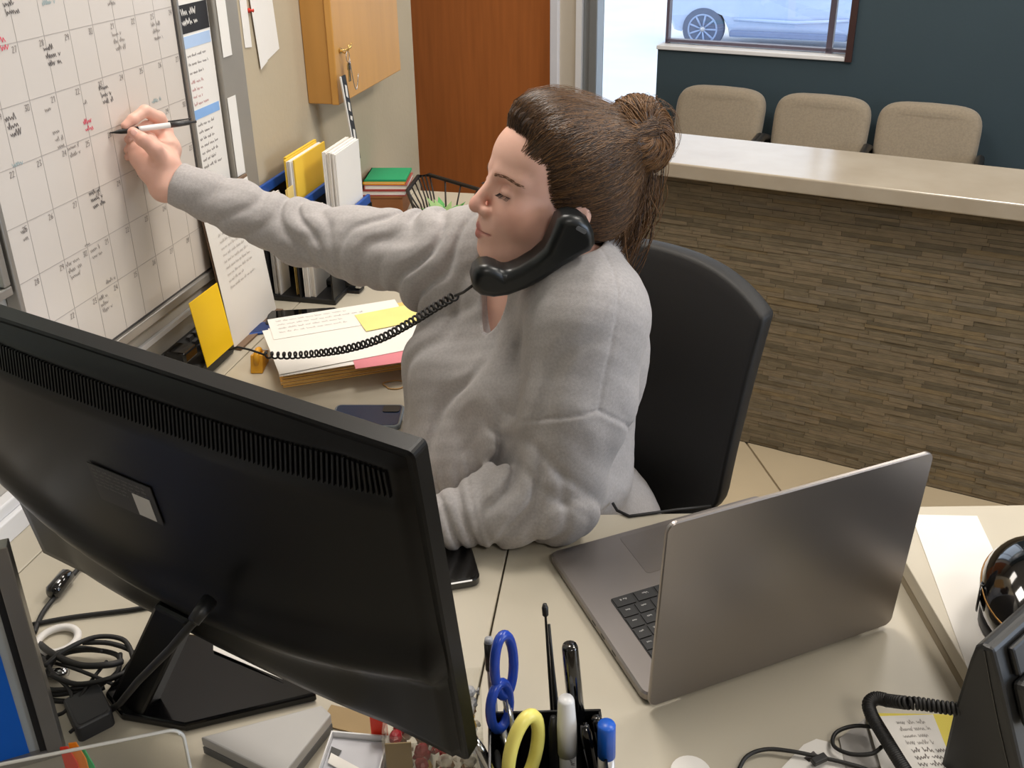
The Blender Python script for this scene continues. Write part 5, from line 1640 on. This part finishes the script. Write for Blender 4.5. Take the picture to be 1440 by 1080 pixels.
_nt.links.new(_mx.outputs[0], _b.inputs['Base Color'])
_n2 = _nt.nodes.new('ShaderNodeTexNoise'); _n2.inputs['Scale'].default_value = 900
_nt.links.new(_tc.outputs['Object'], _n2.inputs['Vector'])
_bm = _nt.nodes.new('ShaderNodeBump'); _bm.inputs['Strength'].default_value = .12; _bm.inputs['Distance'].default_value = .0006
_nt.links.new(_n2.outputs['Fac'], _bm.inputs['Height']); _nt.links.new(_bm.outputs[0], _b.inputs['Normal'])

person = thing('person', 'person in grey sweatshirt with handset at the ear, writing on the calendar board', 'person', A(.05, 1.36, .49))
body_o = obj('body', (VB, FB), M_skin, person, smooth=True)
QH = (VB - HC) @ HR
col = np.tile(np.array(lin((236, 188, 170))), (len(VB), 1))
def tintb(mask, rgb, amt):
    c = np.array(lin(rgb))
    col[:] = col * (1 - (mask * amt)[:, None]) + c * (mask * amt)[:, None]
XS = QH.copy(); XS[:, 0] = np.abs(XS[:, 0])
inh = np.linalg.norm(QH, axis=1) < .17
g_ = lambda c, r: np.exp(-(((XS - np.asarray(c)) / np.asarray(r)) ** 2).sum(1)) * inh
tintb(g_((.042, .062, -.034), (.022, .03, .022)), (206, 128, 112), .55)       # cheeks
tintb(g_((0, .112, -.034), (.014, .014, .012)), (212, 134, 118), .55)         # nose tip
lipd = np.minimum(s_cap(XS, (0, .0990, -.0624), (.022, .0885, -.0670), .0053, .0030), s_cap(XS, (0, .0980, -.0740), (.020, .0885, -.0700), .0062, .0032))
tintb(np.clip(1 - (lipd - .0006) / .0016, 0, 1) * inh, (184, 104, 98), .85)
tintb(np.clip(1 - (s_cap(XS, (.019, .0915, -.0088), (.0445, .0835, -.0078), .0010) ) / .0006, 0, 1) * inh, (70, 46, 40), .7)
tintb(g_((.031, .082, .006), (.014, .02, .006)), (190, 130, 114), .45)
hx_ = np.linalg.norm(VB - hp(185, 190, -.94), axis=1)
tintb(np.exp(-(hx_ / .03) ** 2), (218, 140, 122), .45)
att = body_o.data.color_attributes.new('tint', 'FLOAT_COLOR', 'POINT')
att.data.foreach_set('color', np.concatenate([col, np.ones((len(col), 1))], 1).astype(np.float32).ravel())
print('skin', len(VB), _time.time() - _t)

# brows, lashes
M_brow = mat('brown_brow_hair', (112, 80, 58), .7)
def on_face(x, y, z):
    """slide a head-space point along its depth onto the face"""
    q = np.array([[x, y, z]])
    for _ in range(12):
        q[0, 1] -= head_sdf(q)[0] * .9
    return q[0]
rbw = random.Random(2)
for sg in (-1, 1):
    mbw = MB()
    for i in range(56):
        t = rbw.random()
        x = sg * (.014 + .040 * t)
        z = .0160 + .0060 * math.sin(t * 2.4) - .0065 * t + rbw.uniform(-.0020, .0020)
        a = on_face(x, .09, z)
        b_ = on_face(x + sg * .006, .09, z + .0016 - .003 * t)
        nudge = A(0, .0008, 0)
        mbw.tube([HC + HR @ (a + nudge), HC + HR @ (b_ + nudge * 1.6)], [.00042, .0002], 4)
    obj('eyebrow', mbw, M_brow, person, kind='stuff')
    ml = MB()
    for i in range(26):
        t = i / 25
        a = on_face(sg * (.020 + .025 * t), .09, -.0078 + .0006 * math.sin(3.14 * t))
        ml.tube([HC + HR @ (a + A(0, .0002, 0)), HC + HR @ (a + A(sg * .003 * t, .0042, -.0028)), HC + HR @ (a + A(sg * .0045 * t, .0072, -.0036))], [.0003, .00022, .0001], 4)
    ml.tube([HC + HR @ (on_face(sg * (.019 + .027 * t), .09, -.0080 + .0004 * math.sin(3.14 * t)) + A(0, .0003, 0)) for t in np.linspace(0, 1, 12)], [.0002] + [.00055] * 10 + [.0002], 5)
    obj('eyelashes', ml, mat('dark_lash', (40, 28, 24), .6), person, kind='stuff')

# ------------------------------------------------------------------ sweatshirt
_t = _time.time()
UPL = unit(ELL - SHL)
SEAM_T = .115                                   # drop-shoulder seam, distance down the arm
_apx = pp(846, 512, SHL + UPL * SEAM_T + unit(A(.55, -.83, 0)) * .08, unit(A(.2, -.95, .3)))
_n0 = _apx - SHL; _n0 = unit(_n0 - UPL * np.dot(_n0, UPL))
_n1 = np.cross(UPL, _n0)
AXR1, AXR2 = unit(ELR - SHR), unit(WRR - ELR)
FOREL = unit(WRL - ELL)
def folds(P):
    """cloth relief: ridges across the sleeves, drapes on the chest"""
    out = np.zeros(len(P))
    sharp = lambda x: .55 - 1.7 * (.5 + .5 * np.sin(x)) ** 2.2
    warp = .020 * np.sin(P @ A(31, 17, 23) + 1.0) + .013 * np.sin(P @ A(-22, 41, 19) + 2.1)
    # right (far) sleeve: slanting folds fading towards the cuff
    t = (P - SHR) @ AXR1
    side_ = (P - SHR) @ unit(np.cross(AXR1, EZ))
    up_ = P[:, 2] - SHR[2]
    near_r = np.exp(-np.maximum(0, np.linalg.norm(np.cross(P - SHR, AXR1), axis=1) - .09) / .02)
    w1 = np.exp(-((t - .02) / .12) ** 2) * near_r
    out += w1 * .0064 * sharp((t + .45 * up_ + .25 * side_ + warp) * 105)
    w2 = np.exp(-((t - .24) / .07) ** 2) * near_r
    out += w2 * .0038 * sharp((t - .5 * up_ + warp) * 130 + 1.)
    t2 = (P - ELR) @ AXR2
    near_r2 = np.exp(-np.maximum(0, np.linalg.norm(np.cross(P - ELR, AXR2), axis=1) - .07) / .02)
    out += near_r2 * np.exp(-((t2 - .10) / .10) ** 2) * .0026 * sharp((t2 + .6 * up_ + warp * .8) * 95)
    # left (near) elbow
    tl2 = (P - ELL) @ FOREL
    rad_l = np.linalg.norm(np.cross(P - ELL, FOREL), axis=1)
    near_l = np.exp(-np.maximum(0, rad_l - .085) / .02)
    zz2 = P[:, 2] - ELL[2]
    out += near_l * np.exp(-((tl2 - .055) / .055) ** 2) * .0074 * sharp((tl2 + .55 * zz2 + .6 * warp) * 150)
    out += near_l * np.exp(-((tl2 - .140) / .035) ** 2) * .0038 * sharp((tl2 - .2 * zz2 + warp * .4) * 210)
    ta = (P - SHL) @ UPL
    near_u = np.exp(-np.maximum(0, np.linalg.norm(np.cross(P - SHL, UPL), axis=1) - .11) / .02)
    out += near_u * np.exp(-((ta - .20) / .06) ** 2) * .0026 * sharp((ta + .9 * ((P - SHL) @ TF) + warp) * 88 + .6)
    # chest drapes
    a_ = (P - TO) @ TA
    f_ = (P - TO) @ TF
    front_ = 1 / (1 + np.exp(-(f_ - .03) / .02))
    out += front_ * .0040 * sharp((a_ * 1.0 - .35 * (P[:, 2] - .95) + warp * 1.1) * 70) * np.exp(-((P[:, 2] - .90) / .18) ** 2)
    out += (1 - front_) * .0016 * np.sin((P[:, 2] * 1.0 + .5 * a_ + warp) * 62) * np.exp(-((P[:, 2] - .76) / .12) ** 2)
    out += .0004 * np.sin(P @ A(130, 90, 60)) * np.sin(P @ A(-70, 120, 110))
    # seams
    dd = P - SHL
    ta2 = dd @ UPL
    x0, x1 = dd @ _n0, dd @ _n1
    ang = np.arctan2(x1, x0)
    chev = SEAM_T + .030 * np.abs(ang)
    on_arm = 1 / (1 + np.exp((np.abs(ang + .1) - 1.35) / .12)) * near_u
    tcr = (P - WRR) @ AXR2
    out -= near_r2 * .0022 * np.exp(-((tcr + .075) / .0028) ** 2)
    tcl = (P - WRL) @ FOREL
    out -= near_l * .0022 * np.exp(-((tcl + .050) / .0028) ** 2)
    out -= on_arm * .0030 * np.exp(-((ta2 - chev) / .0024) ** 2)
    out += on_arm * .0008 * np.exp(-((ta2 - chev - .006) / .004) ** 2)
    top_ = (ta2 < chev) * (x0 > 0) * near_u
    out -= top_ * .0016 * np.exp(-(x1 / .0022) ** 2)
    return out
VN0 = tl_(.018, .125, .972)                     # bottom of the V
def sweater_sdf(P):
    d = torso_sdf(P, .006)
    dl, dr = arms_sdf(P, .004)
    d = smin(d, dl, .034)
    d = smin(d, dr, .035)
    d = d - folds(P)
    # cuffs
    cl_ = (P - (WRL + (WRL - ELL) * .02)) @ FOREL
    nl = np.linalg.norm(P - WRL, axis=1) < .12
    d = np.where(nl, smax(d, cl_, .006), d)
    cr_ = (P - WRR) @ AXR2
    nr_ = np.linalg.norm(P - WRR, axis=1) < .14
    d = np.where(nr_, smax(d, cr_, .006), d)
    # neck opening with V
    hole = s_cap(P, NECK1 - A(0, 0, .02), NECK0 + (NECK0 - NECK1) * .6, .059, .074)
    vcut = s_cap(P, VN0, NECK1 + TF * .070 + A(0, 0, .02), .007, .062)
    d = smax(d, -smin(hole, vcut, .02), .006)
    # turned band round the opening
    # resting on the desk
    d = smax(d, -(P[:, 2] - .742) if False else (.7425 - P[:, 2]) * (P[:, 1] < 1.17) - 10 * (P[:, 1] >= 1.17), .004)
    d = smax(d, .50 - P[:, 2], .01)
    return d
VS, FS = surface_nets(sweater_sdf, A(-.64, .98, .49), A(.36, 1.70, 1.24), .0030)
M_sweat = mat('heather_grey_sweatshirt_knit', (172, 168, 168), .92, var=.10, scale=260, bump=.22, bscale=900, sheen=.12)
sw = obj('sweatshirt', (VS, FS), M_sweat, person, smooth=True)
def cuff(name, c, ax, r, m, w, th):
    ax = unit(ax)
    return MB().lathe([(r - th, -w / 2), (r, -w / 2 + .002), (r + .0015, 0), (r, w / 2 - .002), (r - th, w / 2)], c, ax, 36)
# hip and legs under the desk
M_jean = mat('dark_navy_trousers', (34, 40, 56), .85, var=.08, scale=80)
def legs_sdf(P):
    hipL, hipR = tl_(.10, .02, .52), tl_(-.10, .02, .52)
    knL, knR = hipL + TF * .42 + TA * .02, hipR + TF * .42 - TA * .02
    ftL, ftR = knL - EZ * .42 - TF * .03, knR - EZ * .42 - TF * .03
    d = s_ell(P, tl_(0, -.02, .54), (.205, .17, .10), TRM)
    for h_, k_, f_ in ((hipL, knL, ftL), (hipR, knR, ftR)):
        d = smin(d, s_chain(P, [h_, k_, f_], [.088, .062, .046], .03), .04)
    return d
VL, FLg = surface_nets(legs_sdf, A(-.50, .90, .04), A(.30, 1.66, .66), .009)
obj('trousers', (VL, FLg), M_jean, person, smooth=True)
for sg in (1, -1):
    f_ = tl_(.10 * sg + .02 * sg, .41, .0)
    obj('shoe', MB().ell(f_ + TF * .05 + EZ * .045, (.045, .125, .043), TA, TF, EZ), M_black, person, smooth=True)
print('sweater', len(VS), _time.time() - _t)

# ------------------------------------------------------------------ hair
_t = _time.time()
HZ = [-.14, -.07, -.045, -.025, 0, .03, .055, .072, .084, .12, .2]
HYL = [-.045, -.035, -.012, .012, .034, .046, .054, .066, .088, .13, .16]
BUN = A(-.012, -.112, .098)
def haircap_sdf(Q):
    d = s_ell(Q, (0, -.018, .040), (.0845, .106, .094))
    d = smin(d, s_ell(Q, (0, .030, .088), (.058, .052, .044)), .03)          # lifted front
    d = smin(d, s_ell(Q, (0, -.060, -.005), (.070, .066, .070)), .03)        # back
    d = smin(d, s_cap(Q, (-.004, -.085, .075), BUN, .048, .034), .03)
    cut = (Q[:, 1] - np.interp(Q[:, 2], HZ, HYL) + .010) * .75
    d = smax(d, cut, .022)
    d = smax(d, -(Q[:, 2] + .085), .02)
    gro = np.arctan2(Q[:, 0] + .02 * np.sin(Q[:, 1] * 60), Q[:, 2] - .02)
    d = d + .0010 * np.sin(gro * 46 + 4 * np.sin(Q[:, 1] * 40)) + .0006 * np.sin(gro * 97 + Q[:, 1] * 50)
    return d
BAX = unit(A(-.80, -.15, .50))                  # axis of the coil, towards the viewer
BX = unit(np.cross(BAX, A(0, 1, 0))); BY = np.cross(BAX, BX)
def bun_sdf(Q):
    q = Q - BUN
    h = q @ BAX; x = q @ BX; y = q @ BY
    rr_ = np.sqrt(x * x + y * y)
    ph = np.arctan2(y, x)
    th = np.arctan2(h, rr_ - .028)
    d = np.sqrt((rr_ - .028) ** 2 + (h * .9) ** 2) - .0275 * (1 + .06 * np.sin(2 * ph + 1))
    d = smin(d, s_ell(Q, BUN - BAX * .012, (.034, .034, .034)), .012)
    return d + .0013 * np.sin(ph * 7 + th * 3) + .0008 * np.sin(ph * 17 + th * 5 + 1)
def hair_local(Pw):
    Q = (Pw - HC) @ HR
    return smin(haircap_sdf(Q), bun_sdf(Q), .006)
ctr = HC + HR @ A(0, -.03, .04)
VHr, FHr = surface_nets(hair_local, ctr - .19, ctr + .19, .0026)
def hair_mat(name):
    m = bpy.data.materials.new(name); m.use_nodes = True
    nt = m.node_tree; b = nt.nodes['Principled BSDF']
    b.inputs['Roughness'].default_value = .42
    b.inputs['Specular IOR Level'].default_value = .45
    at = nt.nodes.new('ShaderNodeAttribute'); at.attribute_name = 'tint'
    ns = nt.nodes.new('ShaderNodeTexNoise'); ns.inputs['Scale'].default_value = 60
    mx = nt.nodes.new('ShaderNodeMixRGB'); mx.blend_type = 'MULTIPLY'; mx.inputs[0].default_value = .4
    nt.links.new(at.outputs['Color'], mx.inputs[1]); nt.links.new(ns.outputs['Fac'], mx.inputs[2])
    nt.links.new(mx.outputs[0], b.inputs['Base Color'])
    return m
M_hair = hair_mat('brown_hair')
def set_tint(o, cols):
    a = o.data.color_attributes.new('tint', 'FLOAT_COLOR', 'POINT')
    a.data.foreach_set('color', np.concatenate([cols, np.ones((len(cols), 1))], 1).astype(np.float32).ravel())
hair_o = obj('hair', (VHr, FHr), M_hair, person, smooth=True)
set_tint(hair_o, np.tile(np.array(lin((70, 48, 34))), (len(VHr), 1)))
# strands lying on the cap
CEN = A(0, -.018, .035)
def radial(dirs, f, r0=.05, r1=.22):
    lo, hi = np.full(len(dirs), r0), np.full(len(dirs), r1)
    for _ in range(16):
        mid = (lo + hi) / 2
        ins = f(CEN + dirs * mid[:, None]) < 0
        lo = np.where(ins, mid, lo); hi = np.where(ins, hi, mid)
    return lo
def cap_nocut(Q):
    d = s_ell(Q, (0, -.018, .040), (.0845, .106, .094))
    d = smin(d, s_ell(Q, (0, .030, .088), (.058, .052, .044)), .03)
    d = smin(d, s_ell(Q, (0, -.060, -.005), (.070, .066, .070)), .03)
    return smin(d, s_cap(Q, (-.004, -.085, .075), BUN, .048, .034), .03)
def ribbons(paths, radii, cols, name, per=3):
    """paths: (n, k, 3) in world space -> one mesh of fine tapered strands"""
    n, k, _ = paths.shape
    tg = np.gradient(paths, axis=1)
    tg /= np.linalg.norm(tg, axis=2, keepdims=True) + 1e-9
    ref = unit(A(.31, -.52, .79))
    nr = np.cross(tg, ref); nr /= np.linalg.norm(nr, axis=2, keepdims=True) + 1e-9
    bn = np.cross(tg, nr)
    tap = np.interp(np.linspace(0, 1, k), [0, .1, .8, 1], [.5, 1, 1, .35])
    V = []
    for j in range(per):
        a = 2 * math.pi * j / per
        V.append(paths + (nr * math.cos(a) + bn * math.sin(a)) * (radii[:, None, None] * tap[None, :, None]))
    V = np.stack(V, 2).reshape(-1, 3)
    idx = np.arange(n * k * per).reshape(n, k, per)
    F = []
    for j in range(per):
        j2 = (j + 1) % per
        F.append(np.stack([idx[:, :-1, j], idx[:, :-1, j2], idx[:, 1:, j2], idx[:, 1:, j]], -1).reshape(-1, 4))
    o = obj(name, (V, np.concatenate(F)), M_hair, person, smooth=True, kind='stuff')
    set_tint(o, np.repeat(cols, k * per, axis=0))
    return o
def tones(n, hi_frac=.25):
    base = np.array([lin((70, 50, 37)), lin((86, 62, 44)), lin((54, 38, 29)), lin((100, 73, 50))])
    gold = np.array(lin((150, 108, 66)))
    c = base[RNG.randint(0, 4, n)] * RNG.uniform(.8, 1.2, (n, 1))
    g = RNG.rand(n) < hi_frac
    c[g] = c[g] * .5 + gold * .5
    return c
def swept(n, k=16):
    zs = RNG.uniform(-.06, .135, n)
    side = np.where(RNG.rand(n) < .72, -1, 1)
    # starting line follows the hairline
    st = []
    for z, sd in zip(zs, side):
        y = np.interp(z, HZ, HYL) - RNG.uniform(-.005, .03)
        x = sd * np.sqrt(max(0, 1 - (y / .11) ** 2 * .7 - ((z - .04) / .11) ** 2 * .8)) * .083
        if z > .052:
            x = RNG.uniform(-.066, .060); z = .080 - .25 * max(0, abs(x) - .03) + RNG.uniform(0, .03); y = np.interp(z, HZ, HYL) - RNG.uniform(-.004, .012)
        st.append((x, y, z))
    st = np.array(st) - CEN
    st /= np.linalg.norm(st, axis=1, keepdims=True)
    en = (BUN - BAX * .012 + RNG.normal(0, .012, (n, 3))) - CEN
    en /= np.linalg.norm(en, axis=1, keepdims=True)
    dot = np.clip((st * en).sum(1), -1, 1)
    om = np.arccos(dot)
    tt = np.linspace(0, 1, k)
    sag = RNG.normal(0, .05, (n, 1)) + .10
    pts = np.empty((n, k, 3))
    perp = np.cross(st, en); perp /= np.linalg.norm(perp, axis=1, keepdims=True) + 1e-9
    for i, t in enumerate(tt):
        d = (np.sin((1 - t) * om)[:, None] * st + np.sin(t * om)[:, None] * en) / np.sin(om)[:, None]
        d = d + perp * (sag * math.sin(math.pi * t)) * .5 * np.sign(st[:, :1])
        d /= np.linalg.norm(d, axis=1, keepdims=True)
        r = radial(d, cap_nocut)
        g_r = min(1.0, t / .09) ** .6
        r = (radial(d, head_sdf) - .0006) * (1 - g_r) + r * g_r if t < .09 else r
        lift = .0006 + .0022 * RNG.rand(n) * math.sin(math.pi * min(1, t + .15))
        pts[:, i] = CEN + d * (r + lift)[:, None]
    return HC + pts @ HR.T
n1 = 4200
ribbons(swept(n1), RNG.uniform(.00045, .0010, n1), tones(n1, .22), 'swept_strands')
# strands wound round the bun
n2, k2 = 900, 18
ph0 = RNG.uniform(0, 2 * math.pi, n2); th0 = RNG.uniform(-2.6, 1.0, n2); dph = RNG.uniform(.5, 1.5, n2); dth = RNG.uniform(1.4, 2.6, n2)
bp_ = np.empty((n2, k2, 3))
rr0 = .0275 + RNG.normal(0, .0009, n2)
for i, t in enumerate(np.linspace(0, 1, k2)):
    ph, th = ph0 + dph * t, th0 + dth * t
    rm = rr0 * (1 + .06 * np.sin(2 * ph + 1)) + .0008
    R_ = .028 + rm * np.cos(th)
    bp_[:, i] = BUN + BX * (R_ * np.cos(ph))[:, None] + BY * (R_ * np.sin(ph))[:, None] + BAX * (rm * np.sin(th) / .9)[:, None]
ribbons(HC + bp_ @ HR.T, RNG.uniform(.0006, .0012, n2), tones(n2, .70) * 1.3, 'bun_strands')
# loose wisps at the nape and flyaways
n3, k3 = 420, 14
a0 = np.stack([RNG.uniform(-.055, .02, n3), RNG.uniform(-.150, -.095, n3), RNG.uniform(-.02, .085, n3)], 1)
wv = np.empty((n3, k3, 3))
Ln = RNG.uniform(.05, .16, n3)
amp = RNG.normal(0, .006, (n3, 2)); fq = RNG.uniform(2, 6, n3)
for i, t in enumerate(np.linspace(0, 1, k3)):
    wv[:, i] = a0 + np.stack([amp[:, 0] * np.sin(fq * t) , -.012 * math.sin(2.6 * t) + .02 * t * t + amp[:, 1] * np.sin(fq * t + 1), -Ln * t], 1)
ribbons(HC + wv @ HR.T, RNG.uniform(.0003, .0007, n3), tones(n3, .6), 'nape_wisps')
n6 = 900
def temple(n, k=14):
    st = np.stack([-RNG.uniform(.040, .080, n), RNG.uniform(.026, .075, n), RNG.uniform(.045, .098, n)], 1) - CEN
    st /= np.linalg.norm(st, axis=1, keepdims=True)
    en = (BUN - BAX * .010 + RNG.normal(0, .014, (n, 3))) - CEN
    en /= np.linalg.norm(en, axis=1, keepdims=True)
    om = np.arccos(np.clip((st * en).sum(1), -1, 1))
    pts = np.empty((n, k, 3))
    for i, t in enumerate(np.linspace(0, 1, k)):
        d = (np.sin((1 - t) * om)[:, None] * st + np.sin(t * om)[:, None] * en) / np.sin(om)[:, None]
        d[:, 2] += .10 * math.sin(math.pi * t)
        d /= np.linalg.norm(d, axis=1, keepdims=True)
        rc2 = radial(d, cap_nocut) + .0008 + .0020 * RNG.rand(n) * min(1, t * 4)
        g_r = min(1.0, t / .09) ** .6
        pts[:, i] = CEN + d * (rc2 if t >= .09 else (radial(d, head_sdf) - .0006) * (1 - g_r) + rc2 * g_r)[:, None]
    return HC + pts @ HR.T
ribbons(temple(n6), RNG.uniform(.00045, .0009, n6), tones(n6, .25), 'temple_strands')
n4 = 160
fly = swept(n4, 10)
off = RNG.uniform(.002, .010, (n4, 1, 1)) * np.sin(np.linspace(0, math.pi, 10))[None, :, None]
dirv = (fly - HC); dirv /= np.linalg.norm(dirv, axis=2, keepdims=True)
ribbons(fly + dirv * off, RNG.uniform(.00018, .0003, n4), tones(n4, .7), 'flyaway_hairs')
n5 = 220
dd_ = RNG.normal(0, 1, (n5, 3)); dd_ /= np.linalg.norm(dd_, axis=1, keepdims=True)
b5 = np.empty((n5, 8, 3))
tang = np.cross(dd_, RNG.normal(0, 1, (n5, 3))); tang /= np.linalg.norm(tang, axis=1, keepdims=True)
for i, t in enumerate(np.linspace(0, 1, 8)):
    b5[:, i] = BUN + dd_ * (.050 + .010 * np.sin(math.pi * t))[..., None] + tang * ((t - .5) * .05)
ribbons(HC + b5 @ HR.T, np.full(n5, .00022), tones(n5, .7), 'bun_flyaways')
print('hair', _time.time() - _t)

# =================================================================== HANDSET, CORD, PEN, WATCH
hs_n = HR[:, 0]
E_ = pp(806, 322, hl(-.100, 0, 0), hs_n)
M_ = pp(686, 389, hl(-.066, 0, 0), hs_n)
mid1 = pp(772, 362, hl(-.104, 0, 0), hs_n)
mid2 = pp(724, 386, hl(-.092, 0, 0), hs_n)
hst = thing('telephone_handset', 'black telephone handset held between ear and shoulder', 'handset', (E_ + M_) / 2)
hs_pl = unit(hs_n * .97 + unit(M_ - E_) * .0)
hs_pl = unit(hs_n - unit(M_ - E_) * np.dot(hs_n, unit(M_ - E_)))
HOUT = [(781, 303), (790, 297), (802, 296), (814, 299), (826, 308), (833, 322), (834, 336), (828, 346), (812, 354), (790, 367), (765, 384), (740, 398), (714, 408), (692, 411), (674, 408), (664, 400), (661, 388),
        (665, 374), (674, 367), (686, 366), (698, 370), (708, 377), (728, 369), (748, 357), (764, 343), (772, 325)]
hp0 = E_ + hs_n * .022
M_hs = mat('satin_black_handset', (20, 23, 24), .33, var=.04)
hpoly = [pp(u, v, E_, hs_pl) for u, v in HOUT]
obj('shell', MB().prism([p + hs_pl * .022 for p in hpoly], -hs_pl * .044), M_hs, hst, smooth=True)
_sh = [o for o in hst.children][-1]
_md = _sh.modifiers.new('bevel', 'BEVEL'); _md.width = .013; _md.segments = 5; _md.limit_method = 'ANGLE'; _md.angle_limit = math.radians(50)
_sh.modifiers.new('normals', 'WEIGHTED_NORMAL')
obj('earpiece_panel', MB().rprism(pp(813, 313, E_, hs_pl) - hs_pl * .0220, unit(A(.6, .1, -.4)) * .016, np.cross(hs_pl, unit(A(.6, .1, -.4))) * .006, -hs_pl * .0008, .0025), mat('grey_handset_plate', (96, 98, 100), .3), hst)  # small paler grey plate on the earpiece
cord_s = pp(664, 402, hl(-.066, 0, 0), hs_n)
crd = thing('handset_cord', 'black coiled cord stretching from the handset over the folder stack', 'cord', px(470, 520))
pts_c = [(640, 416, 1.215), (612, 432, 1.25), (575, 455, 1.31), (535, 476, 1.37), (490, 490, 1.43), (445, 497, 1.49), (405, 500, 1.53), (372, 499, 1.555)]
wpts = [py(*p) for p in pts_c]
obj('coil', coil(wpts, .0058, .0019, 40, 6, 12), M_darkrubber, crd, smooth=True)
obj('lead', MB().tube([cord_s, (cord_s + wpts[0]) / 2 - EZ * .002, wpts[0]], .0021, 7), M_darkrubber, crd, smooth=True)
obj('lead', MB().tube([wpts[-1], py(352, 492, 1.565), py(334, 488, 1.57), py(322, 492, 1.575)], .0021, 7), M_darkrubber, crd, smooth=True)
L_ = np.linalg.norm(PEN1 - PEN0)
pen = thing('ballpoint_pen', 'white and black ballpoint pen in the writing hand', 'pen', PEN0)
obj('barrel', MB().lathe([(.0046, .046), (.0049, .05), (.0049, L_ - .045)], PEN0, PD, 16), M_pw, pen, smooth=True)
obj('grip', MB().lathe([(.0008, 0), (.0016, .006), (.0042, .018), (.0050, .030), (.0050, .046)], PEN0, PD, 16), M_black, pen, smooth=True)
obj('top', MB().lathe([(.0049, L_ - .045), (.0050, L_ - .03), (.0042, L_ - .012), (.0020, L_ - .011), (.0022, L_)], PEN0, PD, 16), mat('dark_grey_pen_top', (62, 62, 64), .3), pen, smooth=True)
obj('clip', MB().obox(PEN0 + PD * (L_ - .047) + EZ * .0050, PD * .040, np.cross(EZ, PD) * .0035, EZ * .0018), M_black, pen, bevel=.0005)
wc_ = WRR + AXR2 * .013 - EZ * .007
tag(obj('wristband', MB().lathe([(.0290, -.008), (.0330, -.008), (.0338, 0), (.0330, .008), (.0290, .008)], wc_, unit(AXR2 + EZ * .75), 32), M_black, smooth=True), 'black wristband just outside the cuff of the writing hand', 'wristband')

# fingernails of the writing hand
def nail(name, c, ax, up, L, W):
    side_ = unit(np.cross(ax, up))
    return obj(name, MB().ell(c, (L, W, .0016), ax, side_, np.cross(side_, ax) * -1, 14, 8), mat('pink_nail', (228, 178, 166), .25), person, smooth=True)
_th0, _th1 = hp(200, 196, -.922), hp(187, 186, -.938)
_tv = unit(EYE - _th1)
nail('thumbnail', _th1 + unit(_th0 - _th1) * .003 + _tv * .0092 + EZ * .001, unit(_th0 - _th1), _tv, .0075, .0055)
